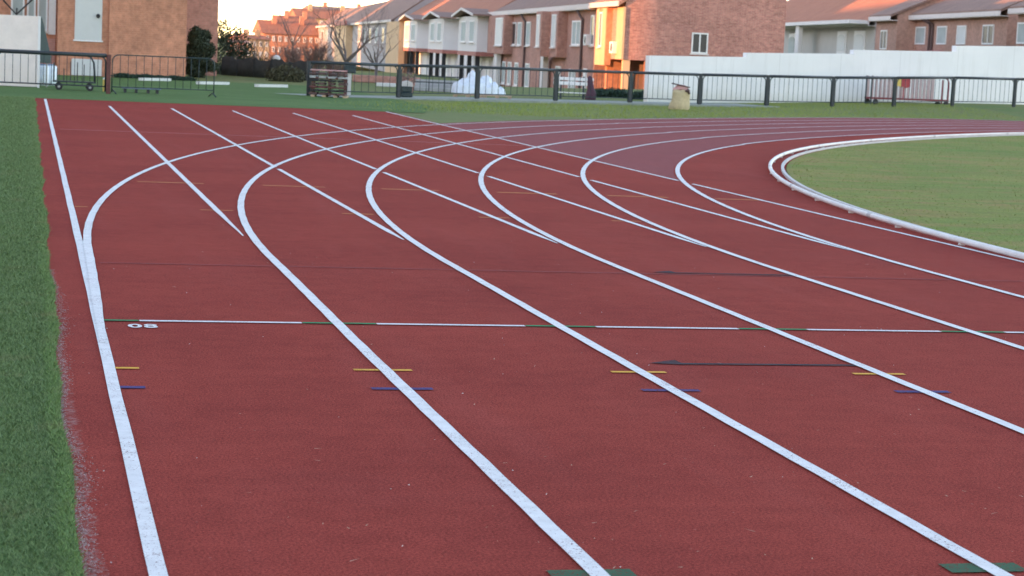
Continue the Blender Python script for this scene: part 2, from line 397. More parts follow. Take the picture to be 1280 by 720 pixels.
# bend lines, running into the straight towards the camera
for k in range(6):
    Rk = CX-0.045-1.21*k; x0 = CX-Rk
    a = arc(Rk, 0, 1.72, 260)
    if k == 0:
        q = [(0.046*max(0.0, (y-9.6)/(CY-9.6)), y) for y in np.linspace(9.6, CY-0.1, 14)]
        strip('lane_line', q+a, [0.03+0.024*min(1, i/6) for i in range(14)]+[0.056]*len(a), 0.0064, M['white'])
    else:
        xs_ = LW*k+0.015
        pts = [(xs_+(x0-xs_)*sm(9.0, CY, y), y) for y in np.linspace(-6, CY-0.1, 80)]+a
        strip('lane_line', pts, 0.058, 0.0064, M['white'])
# cross line: white in the lane middles, green between
segs = [(0.21, 1.05), (1.45, 2.26), (2.66, 3.48), (3.89, 4.70), (5.10, 5.92), (6.32, 7.1)]
def cross(name, xa, xb, y, w, z, mat): return strip(name, [(x, y) for x in np.linspace(xa, xb, max(3, int((xb-xa)*12)))], w, z, mat)
px_ = 0.03
for a, b2 in segs:
    cross('start_line', px_, a-0.004, 10.36, 0.042, 0.0058, M['green_thin']); cross('start_line', a, b2, 10.36, 0.048, 0.0052, M['white_old']); px_ = b2+0.004
for k in range(5):
    x = LW*k; a = x+0.025 if k == 0 else x-0.13
    b2 = x+0.13 if k == 0 else x+0.14
    cross('lane_mark', a, b2, 8.875, 0.044, 0.0040, M['yellow']); cross('lane_mark', a, b2, 8.385, 0.055, 0.0040, M['blue'])
    if k: cross('lane_mark', x-0.125, x+0.125, 5.345, 0.10, 0.0040, M['green'])
    cross('lane_mark', x+0.03 if k == 0 else x-0.14, x+0.14, 17.15, 0.09, 0.0022, M['yellow_old'])
for a, b2 in ((0.71, 1.37), (1.96, 2.6), (3.18, 3.79), (4.4, 5.05), (5.6, 6.27), (6.8, 7.3)): cross('lane_mark', a, b2, 20.23, 0.13, 0.0022, M['yellow_old'])
cross('cross_line', 0.1, 7.2, 13.0, 0.05, 0.0022, M['faint'])
cross('cross_line', 0.1, 7.3, 30.45, 0.07, 0.0022, M['pink'])
cross('cross_line', 0.1, 7.3, 41.6, 0.08, 0.0022, M['faint'])
for (xa, xb, y, mt) in ((2.58, 3.66, 9.13, 'black'), (3.84, 4.92, 13.07, 'black')):
    cross('arrow_mark', xa+0.16, xb, y, 0.044, 0.0040, M[mt])
    b = MB(); b.add([(xa, y+0.01, 0.0041), (xa+0.17, y-0.03, 0.0041), (xa+0.165, y+0.11, 0.0041), (xa+0.11, y+0.085, 0.0041)], [(0, 1, 2, 3)]); struct(b.build('arrow_mark', M[mt]))
# the small painted figures below the cross line
def ring2(b, cx, cy, rx, ry, w, z, n=22):
    o = len(b.v)
    for i in range(n):
        a = 2*math.pi*i/n; b.v.append((cx+rx*math.cos(a), cy+ry*math.sin(a), z)); b.v.append((cx+(rx-w)*math.cos(a), cy+(ry-w*1.3)*math.sin(a), z))
    for i in range(n):
        j = (i+1) % n; b.f.append((o+2*i, o+2*j, o+2*j+1, o+2*i+1))
b = MB(); ring2(b, 0.178, 10.175, 0.036, 0.066, 0.022, 0.0044); ring2(b, 0.256, 10.205, 0.033, 0.037, 0.019, 0.0044); ring2(b, 0.256, 10.143, 0.035, 0.038, 0.020, 0.0052)
struct(b.build('lane_figures', M['white']))

# ------------------------------------------------------------------ inner kerb rail
rail = thing('kerb_rail', 'low white tubular rail edging the inside of the bend around the grass', 'rail', (CX-36.53, CY, 0))
def rel(p, z): return (p[0]-(CX-36.53), p[1]-CY, z+zr(p[0], p[1]))
pts = [rel((CX-36.53, y), 0.039) for y in np.linspace(2, CY-0.2, 24)]+[rel(p, 0.039) for p in arc(36.53, 0, 1.7, 240)]
b = MB(); b.tube(pts, 0.026, 10); b.build('tube', M['rail'], rail, smooth=True)
br = [rel((CX-36.53, y), 0) for y in np.arange(8.3, CY, 1.55)]+[rel(p, 0) for p in arc(36.53, 0.02, 1.25, 29)]
b0 = None
for i, p in enumerate(br):
    if b0 is None:
        b = MB(); b.box(-0.026, -0.016, 0.0, 0.03, 0.016, 0.02, 0.003)
        b0 = b.build('bracket', M['rail'], rail, loc=p); o = b0
    else:
        o = b0.copy(); COL.objects.link(o); o.parent = rail; o.location = p
    ang = math.atan2(p[1], 36.53-p[0]) if p[1] > 0 else 0
    o.rotation_euler.z = -ang
for a in np.arange(0.02, 1.25, 0.112):
    p0 = arc(36.53, a-0.0016, a+0.0016, 2)
    b = MB(); b.tube([rel(q, 0.039) for q in p0], 0.0285, 10); b.build('sleeve', M['conc_light'], rail)
b = MB(); ia = arc(36.375, 0.0, 1.7, 200); ib = arc(36.335, 0.0, 1.7, 200)
ia = [(CX-36.375, y) for y in np.linspace(0, CY-0.2, 10)]+ia; ib = [(CX-36.335, y) for y in np.linspace(0, CY-0.2, 10)]+ib
n = len(ia)
for p, q in zip(ia, ib): e_ = zr(*p); b.v += [(p[0], p[1], e_), (p[0], p[1], e_+0.03), (q[0], q[1], e_+0.03), (q[0], q[1], e_)]
for i in range(n-1):
    for j in range(3): b.f.append((4*i+j, 4*i+j+1, 4*i+5+j, 4*i+4+j))
tag(b.build('edging_kerb', M['conc_light']), 'thin pale concrete edging between the white rail and the infield grass', 'kerb')

# ------------------------------------------------------------------ grass blades, grit and litter
def blades(name, mat, P, h, w, lean, label, cat, z0=0.0):
    n = len(P); ang = rng.uniform(0, 2*math.pi, n); hh = h*rng.uniform(0.55, 1.25, n); ww = w*rng.uniform(0.6, 1.4, n)
    la = rng.uniform(0, 2*math.pi, n); ll = hh*lean*rng.uniform(0.2, 1.3, n)
    dx, dy = np.cos(ang)*ww/2, np.sin(ang)*ww/2
    V = np.empty((n, 3, 3)); V[:, 0, 0] = P[:, 0]-dx; V[:, 0, 1] = P[:, 1]-dy; V[:, 1, 0] = P[:, 0]+dx; V[:, 1, 1] = P[:, 1]+dy
    z0 = z0+np.array([zr(a, c) for a, c in P]); V[:, :2, 2] = z0[:, None]; V[:, 2, 0] = P[:, 0]+np.cos(la)*ll; V[:, 2, 1] = P[:, 1]+np.sin(la)*ll; V[:, 2, 2] = z0+hh
    me = bpy.data.meshes.new(name); me.vertices.add(3*n); me.vertices.foreach_set('co', V.ravel())
    me.loops.add(3*n); me.loops.foreach_set('vertex_index', np.arange(3*n, dtype=np.int32))
    me.polygons.add(n); me.polygons.foreach_set('loop_start', np.arange(0, 3*n, 3, dtype=np.int32)); me.update(calc_edges=True)
    me.materials.append(mat)
    o = bpy.data.objects.new(name, me); COL.objects.link(o); o['kind'] = 'stuff'; o['label'] = label; o['category'] = cat
    return o
def edgex(y): return -0.215+0.010*np.sin(y*1.3)+0.008*np.sin(y*3.9)
def region(n, y0, y1, wid, power=1.0):
    y = rng.uniform(y0, y1, n); x = edgex(y)-wid*rng.uniform(0, 1, n)**power
    return np.stack([x, y], 1)
yb_ = 4.6*np.exp(rng.uniform(0, 1, 185000)*math.log(43.3/4.6)); P = np.stack([edgex(yb_)-rng.uniform(0, 1, len(yb_))*(0.5+0.010*yb_), yb_], 1)
blades('turf_grass', M['turf_blade'], P, 0.011+0.0014*yb_**0.8, 0.0042*(yb_/6)**0.8, 1.1, 'short dense green turf blades left of the red track', 'grass')
blades('turf_fringe', M['fringe_blade'], np.concatenate([region(12000, 4.6, 14, 0.05, 0.8), region(6000, 14, 30, 0.05)]), 0.019, 0.0045, 1.5, 'pale green fringe along the cut edge of the turf', 'grass')
# infield tufts
tt = rng.uniform(0.02, 1.15, 60000); rr = 36.22-26*rng.uniform(0, 1, 60000)**1.5
P = np.stack([CX-rr*np.cos(tt), CY+rr*np.sin(tt)], 1)
blades('infield_blades', M['field_blade'], P, 0.014, 0.016, 2.0, 'worn green and brown grass inside the bend', 'grass')
tt = rng.uniform(0.55, 1.25, 26000); rr = 44.3+7.5*rng.uniform(0, 1, 26000)
P = np.stack([CX-rr*np.cos(tt), CY+rr*np.sin(tt)], 1); P = P[(P[:, 0] > 9.8-3.2*rng.uniform(0, 1, len(P))**2) & (P[:, 1] > 44.4)]
blades('verge_blades', M['field_blade'], P, 0.05, 0.016, 0.8, 'rough grass verge between the bend and the railing', 'grass', np.array([0.36*sm(17, 34, a)*sm(44.3, 48.5, math.hypot(a-CX, c-CY)) for a, c in P]))
# grit along the turf edge
n = 5200; y = 4.6+rng.uniform(0, 1, n)**1.8*8; wv = 0.055+0.04*np.sin(y*2.2)*np.sin(y*0.9+1)
P = np.stack([edgex(y)+0.005+np.abs(rng.normal(0, 1, n))*wv*0.42*np.clip(1.3-0.07*(y-4.6), 0.25, 1), y], 1)
blades('edge_grit', M['dust'], P, 0.003, 0.005, 3.0, 'pale grit and torn rubber along the turf edge', 'grit')
y = rng.uniform(0, 1, 420)**1.5*24+4.8; x = rng.uniform(-0.1, 1, 420)*(0.4+y*0.55)
blades('leaf_litter', M['leafdry'], np.stack([x, y], 1), 0.0035, 0.006, 7.0, 'tiny dry leaf scraps scattered over the red track', 'litter', 0.002)
y = rng.uniform(0, 1, 130)**1.3*9+4.8; x = rng.uniform(-0.1, 1, 130)*(0.4+y*0.55)
blades('pale_crumbs', M['white_pnt'], np.stack([x, y], 1), 0.003, 0.006, 1.5, 'pale crumbs scattered over the near red track', 'litter', 0.002)

# ------------------------------------------------------------------ railings
HF = 0.95
def fence_pt(px, D, py):
    p = at(px, py, D); return Vector((p.x, p.y, p.z if px > 300 else 0.0))
def panel_parts(par, a, b2, h, r=0.016, bars=11, inset=0.07, mat=None, zlow=0.17, rail_top=None):
    """a rounded tube frame with thin bars between two posts, in world axes relative to the parent"""
    a, b2 = Vector(a), Vector(b2); d = b2-a; L = Vector((d.x, d.y, 0)).length; e = d/L
    A = a+e*inset; B = b2-e*inset; Lp = L-2*inset; rc = 0.16
    up = Vector((0, 0, 1)); pts = [A+up*0.05]
    for k in range(0, 7): t = math.pi/2*k/6; pts.append(A+up*(h-rc+rc*math.sin(t))+e*(rc-rc*math.cos(t)))
    for k in range(6, -1, -1): t = math.pi/2*k/6; pts.append(B+up*(h-rc+rc*math.sin(t))-e*(rc-rc*math.cos(t)))
    pts.append(B+up*0.05)
    m_ = MB(); m_.tube(pts, r, 7); m_.tube([A+up*zlow, B+up*zlow], r*0.85, 6)
    for k in range(1, bars+1):
        s = Lp*k/(bars+1); top = h-(rc-math.sqrt(max(0, rc*rc-max(0, rc-s)**2))) if s < rc else h
        m_.tube([A+e*s+up*zlow, A+e*s+up*(top-0.005)], 0.0075, 5)
    return m_.build('panel', mat or M['grmetal'], par, smooth=True)
right = [(385, 54.0, 121), (498, 55.6, 123.7), (596, 57.0, 125), (694, 58.6, 127.5), (787, 59.6, 129.8), (874, 60.3, 132), (958, 60.9, 133.5), (1040, 61.6, 134.8), (1117, 62.6, 134.5), (1190, 63.9, 133.5), (1267, 65.4, 134.5), (1345, 67, 135)]
P = [fence_pt(x, D, y) for x, D, y in right]
fr = thing('metal_railing', 'long dark railing of rounded barred panels curving behind the bend', 'railing', P[0])
post0 = None
for i, p in enumerate(P):
    r_ = p-P[0]
    if post0 is None:
        b = MB(); b.box(-0.045, -0.045, -0.05, 0.045, 0.045, HF, 0.006); b.box(-0.055, -0.055, HF, 0.055, 0.055, HF+0.012); post0 = b.build('post', M['dkmetal'], fr, loc=r_)
    else:
        o = post0.copy(); COL.objects.link(o); o.parent = fr; o.location = r_
    if i:
        q = P[i-1]-P[0]
        panel_parts(fr, q, r_, HF-0.035, bars=12 if i > 3 else 11)
        b = MB(); e = (r_-q).normalized(); b.tube([q+e*0.047+Vector((0,0,HF-0.02)), r_-e*0.047+Vector((0,0,HF-0.02))], 0.042, 8); b.build('top_rail', M['dkmetal'], fr, smooth=True)
left = [(-150, 48.0, 108), (-8, 47.0, 111), (135, 47.4, 117.3)]
P = [fence_pt(*q) for q in left]
fl = thing('metal_railing', 'dark railing with a thick top tube before the white board', 'railing', P[2])
for i, p in enumerate(P):
    r_ = p-P[2]
    b = MB(); b.box(-0.05, -0.05, -0.05, 0.05, 0.05, 0.925, 0.006); b.build('post', M['rust'] if i == 2 else M['dkmetal'], fl, loc=r_)
    if i:
        q = P[i-1]-P[2]; panel_parts(fl, q, r_, 0.89, bars=13, r=0.02, mat=M['dkmetal'])
        e = (r_-q).normalized(); b = MB(); b.tube([q+e*0.052+Vector((0,0,0.90)), r_-e*0.052+Vector((0,0,0.90))], 0.048, 8); b.build('top_rail', M['dkmetal'], fl, smooth=True)
P = [fence_pt(138.5, 47.4, 117.5), fence_pt(268, 48.6, 119.7)]
fb = thing('crowd_barrier', 'thin tubed barrier panel before the brick building', 'barrier', P[0])
panel_parts(fb, (0,0,0), P[1]-P[0], 0.93, r=0.014, bars=12, inset=0.02)
for t in (0.02, 0.98):
    q = (P[1]-P[0])*t; b = MB(); b.tube([q+Vector((0.06,-0.3,0.02)), q+Vector((0,0,0.10)), q+Vector((-0.06,0.3,0.02))], 0.015, 6); b.build('foot', M['grmetal'], fb, smooth=True)

# kerb under the railing and path behind
pv = [fence_pt(x, D, y) for x, D, y in right[:7]]
ctr = Vector((CX, CY, 0))
pa, pb = [], []
for p in pv:
    d = (p-ctr); d.z = 0; d.normalize(); pa.append(p-d*0.55); pb.append(p+d*1.3)
b = MB()
for p, q in zip(pa, pb): b.v += [(p.x, p.y, p.z-0.05), (p.x, p.y, p.z+0.035), (q.x, q.y, q.z+0.035), (q.x, q.y, q.z-0.05)]
for i in range(len(pa)-1):
    for j in range(3): b.f.append((4*i+j, 4*i+j+1, 4*i+5+j, 4*i+4+j))
b.f += [(0, 1, 2, 3)]
struct(b.build('pavement', M['pave']))

# ------------------------------------------------------------------ left brick building (local: x right, y away, z up)
WD = {}
def window(par, w, h, face, pos, panes=2, frame=None, pane=None, proud=0.05, sill=True, t=0.06):
    """face 'y-': faces -y, pos = (x, y, z) lower left corner on the wall; 'x-': faces -x, width along y"""
    fm, pm = frame or M['white_pnt'], pane or M['glass']
    b = MB(); p = MB(); bars = [0.0]+[k/panes for k in range(1, panes)]+[1.0]
    def bx(m_, u0, v0, u1, v1, d0, d1):
        if face == 'y-': m_.box(u0, -d1, v0, u1, -d0, v1)
        else: m_.box(-d1, u0, v0, -d0, u1, v1)
    bx(b, 0, 0, w, t, 0.0, proud); bx(b, 0, h-t, w, h, 0.0, proud); 
    for i, s in enumerate(bars):
        u = s*w-(0 if i == 0 else (t if i == len(bars)-1 else t/2)); bx(b, u, t, u+t, h-t, 0.0, proud-0.003)
    fr_ = b.build('window', fm, par, loc=pos)
    bx(p, t, t, w-t, h-t, 0.003, proud*0.4); p.build('pane', pm, fr_)
    if sill:
        s2 = MB(); bx(s2, -0.06, -0.07, w+0.06, -0.003, 0.002, proud+0.07); s2.build('sill', M['fascia'], fr_)
    return fr_
def lx(px, D): return at(px, 60, D)
D0 = 65.0; lb_o = at(72, 97, D0); lb_o.z = 0
lb = thing('brick_building', 'tall plain orange brick building at the left with a white shutter', 'building', lb_o)
def lxy(px, yl):  # local x of pixel column on the plane y = yl
    d = FW+CR*((px-640)/F)+CU*((360-50)/F); t = (lb_o.y+yl-CAM.y)/d.y; return CAM.x+d.x*t-lb_o.x
def lz(px, py, yl):
    d = FW+CR*((px-640)/F)+CU*((360-py)/F); t = (lb_o.y+yl-CAM.y)/d.y; return CAM.z+d.z*t
x72, x135, x232 = lxy(72, 0), lxy(136, 0), lxy(232.5, 0)
HB = 12.2
w = MB(); w.box(x135, -0.12, -0.1, x232, 14.0, HB); w.build('main_wall', M['brick_or'], lb)
w = MB(); w.box(x72, 0.0, -0.1, x135-0.002, 14.0, HB); w.build('wall', M['brick_or'], lb)
w = MB(); w.box(-14, 2.0, -0.1, x72-0.002, 14.0, HB); w.build('wall', M['brick_or'], lb)
xw = lxy(272, 9.0); w = MB(); w.box(x232+0.002, 9.0, -0.1, xw, 14.0, HB); w.build('wing_wall', M['brick_dk'], lb)
w = MB(); w.box(-14.1, 1.8, HB, x72, 14.1, HB+0.2); w.box(x72+0.002, -0.3, HB, x232+0.15, 14.1, HB+0.2); w.box(x232+0.155, 8.8, HB, xw+0.15, 14.1, HB+0.2); w.build('roof', M['concrete'], lb)
# shutter with its frame, lamp, lower panel
xa, xb, zb = lxy(93, 0), lxy(127, 0), lz(110, 50, 0)
s = MB(); s.box(xa, -0.04, zb, xb, -0.002, zb+2.3)
sh = s.build('shutter', M['blind'], lb)
s = MB()
for k in range(22): s.box(xa+0.05, -0.052, zb+0.08+k*0.1, xb-0.05, -0.0405, zb+0.155+k*0.1)
s.build('shutter_slats', M['blind'], sh)
s = MB(); s.box(xa-0.04, -0.06, zb-0.05, xb+0.04, -0.002, zb-0.003); s.build('sill', M['white_pnt'], sh)
zl = lz(122, 20, 0); xl = lxy(122, 0); s = MB(); s.tube([(xl, -0.053, zl), (xl, -0.14, zl)], [0.07, 0.055], 10); s.build('wall_lamp', M['black_rub'], lb)
xa2 = lxy(90, 0); s = MB(); s.box(xa2, -0.05, 0.0, lxy(128, 0), -0.002, lz(110, 74, 0), 0.012); s.build('service_door', M['blind'], lb)
# recessed bay with white windows on the left
yr = 2.0
x40, x60, x68 = lxy(41, yr), lxy(60, yr), lxy(69, yr)
zc = lz(60, 43, yr)
s = MB(); s.box(x60, yr-0.10, zc, x68, yr-0.002, zc+4); s.build('white_jamb', M['white_pnt'], lb)
for (pa_, pb_) in ((13, 30), (33, 44), (46, 59)):
    window(lb, lxy(pb_, yr)-lxy(pa_, yr), 2.4, 'y-', (lxy(pa_, yr), yr-0.002, zc+0.1), panes=1, pane=M['paleglass'], proud=0.06)
s = MB(); s.box(-6, yr-0.06, 0.0, lxy(69, yr), yr-0.002, zc-0.14); s.build('base_panel', M['brick_dk'], lb)
p0 = Vector((lxy(4, 0.4), 0.4, lz(4, 1, 0.4))); p1 = Vector((lxy(20, 0.4), 0.4, lz(20, 18, 0.4))); p2 = Vector((lxy(42, 0.4), 0.4, lz(42, -3, 0.4)))
s = MB(); s.tube([p0+Vector((0,0,0.5)), p0, p1, p2], 0.03, 6)
s.tube([p1, (p1.x, 1.94, p1.z+0.2)], 0.025, 6); s.build('awning_strut', M['black_rub'], lb)

# shrubs made of many small leaves
def leafball(mb, c, rad, n, size, flat=1.0):
    c = Vector(c)
    for _ in range(n):
        while True:
            q = Vector((random.uniform(-1,1), random.uniform(-1,1), random.uniform(-1,1)))
            if 0.15 < q.length < 1: break
        q = q*(q.length**-0.35)*(1+0.45*random.random()**4); p = c+Vector((q.x*rad[0], q.y*rad[1], q.z*rad[2]))
        a = Vector((random.gauss(0,1), random.gauss(0,1), random.gauss(0,1)*flat)).normalized(); u = a.orthogonal().normalized(); v = a.cross(u)
        s = size*random.uniform(0.6, 1.4); mb.add([p-u*s, p+v*s*0.5, p+u*s, p-v*s*0.5], [(0,1,2,3)])
def shrub(name, label, cat, loc, lobes, mat, size=0.06, dens=900, stem=0.5, group=None):
    t = thing(name, label, cat, loc, group=group)
    b = MB()
    for (dx, dy, dz, rx, ry, rz) in lobes: leafball(b, (dx, dy, dz), (rx, ry, rz), int(dens*max(0.2, rx*rz)), size)
    b.build('foliage', mat, t)
    b = MB()
    for k in range(4):
        l = lobes[k % len(lobes)]; b.tube([(l[0]*0.2, 0, -0.05), (l[0]*0.6+random.uniform(-.1,.1), l[1]*0.5, l[2]*0.5), (l[0], l[1], l[2]+l[5]*0.3)], [0.03, 0.02, 0.008], 5)
    b.build('stem', M['bark'], t)
    return t
p = at(251, 98, 71); p.z = 0
shrub('conifer_shrub', 'dark evergreen shrub against the right end of the brick building', 'shrub', p,
      [(random.uniform(-0.42, 0.34)*(1 if z < 1.1 else 0.75), random.uniform(-0.2, 0.2), z, random.uniform(0.13, 0.27), 0.22, random.uniform(0.14, 0.26)) for z in np.linspace(0.12, 1.58, 26)]+[(-0.1, 0, 0.6, 0.3, 0.25, 0.5), (-0.05, 0, 1.1, 0.28, 0.25, 0.45)], M['leaf_dk'], 0.04, 7000)
for i, (px, D, lab) in enumerate(((160, 64.5, 'tiny dark plant tuft at the brick wall foot near the barrier'), (190, 64.6, 'tiny dark plant tuft at the middle of the brick wall foot'), (225, 64.7, 'tiny dark plant tuft at the brick corner foot'))):
    p = at(px, 98, D); p.z = 0
    shrub('low_plant', lab, 'plant', p, [(-0.2,0,0.06,0.25,0.15,0.08), (0.2,0,0.05,0.28,0.15,0.07)], M['leaf_grn'], 0.03, 9000, group='plants at the foot of the brick wall')
# white kerb blocks
for (xa_, xb_, py, lab) in ((178, 214, 101.2, 'white ground block before the brick wall'), (250, 287, 105.8, 'white ground block right of the dark evergreen shrub'), (323, 360, 109.2, 'white ground block before the brownish shrub')):
    a, b2 = gnd(xa_, py-0.3), gnd(xb_, py+0.3); e = (b2-a); e.z = 0; nrm = Vector((-e.y, e.x, 0)).normalized()*0.16
    b = MB(); b.obox((0,0,0), e, nrm, (0,0,0.085)); tag(b.build('kerb_block', M['white_wall'], loc=a), lab, 'block', 'white blocks lying on the turf')

# ------------------------------------------------------------------ white board with green cover, trolleys, low platform
p = at(48, 114, 49.6); p.z = 0
bd = thing('display_board', 'large white leaning board with a dark green cover behind it', 'board', p)
b = MB(); b.obox((-2.1, 0.0, 0.02), (2.1, 0, 0), (0, 0.07, 0), (0, 0.10, 1.74)); b.build('panel', M['board'], bd)
b = MB(); b.obox((-0.035, -0.012, 0.0), (0.06, 0, 0), (0, 0.094, 0), (0, 0.10, 1.765)); b.build('edge_frame', M['white_pnt'], bd)
b = MB(); b.add([(0.03, 0.16, 0.62), (0.30, 0.95, 0.60), (0.30, 1.0, 0.78), (0.06, 0.3, 1.74), (0.03, 0.2, 1.70), (-1.9, 0.16, 0.62), (-1.9, 0.95, 0.60), (-1.9, 1.0, 0.78), (-1.9, 0.3, 1.74), (-1.9, 0.2, 1.70)],
              [(0,1,2,3,4), (9,8,7,6,5), (0,5,6,1), (1,6,7,2), (2,7,8,3), (3,8,9,4), (4,9,5,0)]); b.build('cover', M['green_tarp'], bd)
b = MB()
for x in (0.20, -1.7): b.tube([(x, 0.9, 0.0), (x, 0.9, 0.62)], 0.02, 6)
b.build('strut', M['galv'], bd)
for i, (px, D, s_, lab) in enumerate(((53, 51.5, 1.0, 'white plastic drum just right of the white board'), (63, 52.0, 1.05, 'white plastic drum nearer the brick corner'))):
    p = at(px, 108, D); p.z = 0
    dr = thing('plastic_drum', lab, 'drum', p, group='white drums behind the railing')
    b = MB(); b.tube([(0,0,0.0), (0,0,0.03), (0,0,0.2), (0,0,0.24), (0,0,0.48), (0,0,0.52)], [0.13, 0.16, 0.165, 0.155, 0.165, 0.13], 14); b.build('body', M['plastic'], dr, smooth=True)
    b = MB(); b.tube([(0,0,0.521), (0,0,0.56)], [0.10, 0.09], 12); b.build('lid', M['blueboard'], dr)
def trolley(name, label, loc, L, W, H, bent, rz=0.0):
    t = thing(name, label, 'trolley', loc, rz)
    b = MB(); b.box(0, 0, 0.19, L, W, 0.225); b.tube([(0.02, 0.02, 0.225), (0.02, 0.02, H*0.75)], 0.016, 6); b.tube([(0.02, W-0.02, 0.225), (0.02, W-0.02, H*0.75)], 0.016, 6)
    b.tube([(0.02, 0.02, H*0.75), (0.02, W-0.02, H*0.75)], 0.016, 6); b.build('frame', M['grmetal'], t)
    b = MB()
    for y in (0.02, W-0.02):
        b.tube([(L-0.02, y, 0.225), (L-0.03, y, H*0.55), (L-0.05, y, H*0.8), (L-0.12, y, H*0.95), (L-0.25, y, H), (L-0.55, y, H)], 0.019, 7)
    b.build('handle', M['dkmetal'], t, smooth=True)
    for x in (0.14, L-0.14):
        for y in (-0.03, W+0.03):
            b = MB(); b.tube([(x, y-0.02, 0.09), (x, y+0.02, 0.09)], 0.09, 12); wh = b.build('wheel', M['black_rub'], t)
            b = MB(); b.tube([(x, y-0.023, 0.09), (x, y+0.023, 0.09)], 0.035, 8); b.build('hub', M['galv'], wh)
    b = MB()
    for k in range(5): b.tube([(0.1+k*(L-0.3)/4.5, W*0.5, 0.227), (0.1+k*(L-0.3)/4.5, W*0.5, H*random.uniform(0.5, 0.85))], 0.012, 5)
    b.build('upright', M['dkmetal'], t)
    return t
p = at(66, 117, 48.6); p.z = 0
trolley('equipment_trolley', 'dark wheeled trolley with a bent tube handle behind the left railing', p, 1.02, 0.5, 0.86, True)
p = at(130.5, 108, 49.0); p.z = 0
t = thing('marker_post', 'short yellow marker post beside the rusty railing post', 'post', p)
b = MB(); b.tube([(0,0,0), (0,0,0.30)], 0.045, 10); b.build('pole', M['yelpnt'], t); b = MB(); b.tube([(0,0,0.301), (0,0,0.345)], [0.046, 0.02], 10); b.build('cap', M['white_pnt'], t)
p = at(152, 117.5, 48.9); p.z = 0
t = thing('low_platform', 'low blue grey board on short legs behind the thin barrier', 'platform', p)
b = MB(); b.box(0, 0, 0.10, 0.95, 0.42, 0.135, 0.01); b.build('top', M['blueboard'], t)
for x in (0.06, 0.33, 0.62, 0.84):
    b = MB(); b.box(x, 0.05, 0, x+0.06, 0.37, 0.097); b.build('leg', M['dkmetal'], t)

# ------------------------------------------------------------------ rack of old hurdle parts, post box, bin, steps, heap
p = at(389, 122.3, 53.3); p.z = 0.0
t = thing('equipment_rack', 'stack of dark old boards and frames tied in a rack at the railing end', 'rack', p, -0.24)
b = MB()
for x in (0.02, 0.46, 0.88):
    for y in (-0.0, 0.5): b.box(x-0.02, y-0.02, 0.03, x+0.02, y+0.02, 0.74)
b.box(-0.03, -0.032, 0.485, 0.93, -0.012, 0.53); b.box(-0.03, -0.032, 0.24, 0.93, -0.012, 0.275); b.box(0.01, -0.01, 0.70, 0.03, 0.51, 0.72); b.box(0.87, -0.01, 0.70, 0.89, 0.51, 0.72); b.box(0.45, -0.01, 0.70, 0.47, 0.51, 0.72); b.build('frame', M['rust'], t)
mats = [M['dkwood'], M['black_rub'], M['rust'], M['dkwood'], M['black_rub'], M['galv']]
for k in range(7):
    z = 0.06+k*0.088; b = MB()
    for j in range(4):
        x0 = -0.05+j*0.25+random.uniform(-0.02, 0.02); b.box(x0, -0.12+random.uniform(0,0.05), z, x0+random.uniform(0.16, 0.23), 0.5, z+random.uniform(0.04, 0.065), 0.006)
    b.build('board', mats[k % 6], t)
b = MB()
for x in (0.0, 0.3, 0.6, 0.85): b.box(x, -0.14, 0.0, x+0.1, 0.55, 0.055)
b.build('bearer', M['wood'], t)
b = MB(); b.box(-0.04, -0.06, 0.70, 0.92, 0.06, 0.73); b.build('top_board', M['curtain'], t)
p = at(436, 115, 56.5); p.z = 0
t = thing('meter_box', 'dark box on a pale post beside the dark rack', 'box', p)
b = MB(); b.box(-0.05, -0.05, 0, 0.05, 0.05, 0.62, 0.008); b.build('post', M['conc_light'], t)
b = MB(); b.box(-0.17, -0.11, 0.621, 0.17, 0.11, 0.85, 0.015); b.build('box', M['dkmetal'], t); b = MB(); b.box(-0.15, -0.118, 0.64, 0.15, -0.1105, 0.83); b.build('lid', M['grmetal'], t)
p = at(507.5, 123.8, 56.3); p.z = 0.03
t = thing('waste_bin', 'small dark green bin with a cream top behind the railing', 'bin', p)
b = MB(); b.box(-0.16, -0.16, 0.0, 0.16, 0.16, 0.14, 0.02); b.box(-0.15, -0.15, 0.141, 0.15, 0.15, 0.30, 0.02); b.build('body', M['grmetal'], t)
b = MB(); b.prism([(-0.17, 0.301), (0.17, 0.301), (0.13, 0.42), (0.02, 0.46), (-0.13, 0.42)], 'y', -0.16, 0.16); b.build('lid', M['conc_light'], t)
p = at(508, 112, 60.0); p.z = 0
t = thing('clay_planter', 'reddish planter with dry brown stalks behind the dark green bin', 'planter', p)
b = MB(); b.tube([(0,0,0), (0,0,0.02), (0,0,0.30), (0,0,0.34)], [0.16, 0.18, 0.24, 0.26], 14); b.build('pot', M['terracotta'], t, smooth=True)
b = MB(); leafball(b, (0,0,0.52), (0.26,0.24,0.2), 260, 0.035)
for k in range(12): b.tube([(0,0,0.3), (random.uniform(-.2,.2), random.uniform(-.2,.2), random.uniform(.45,.7))], [0.008, 0.004], 4)
b.build('plant', M['twig'], t)
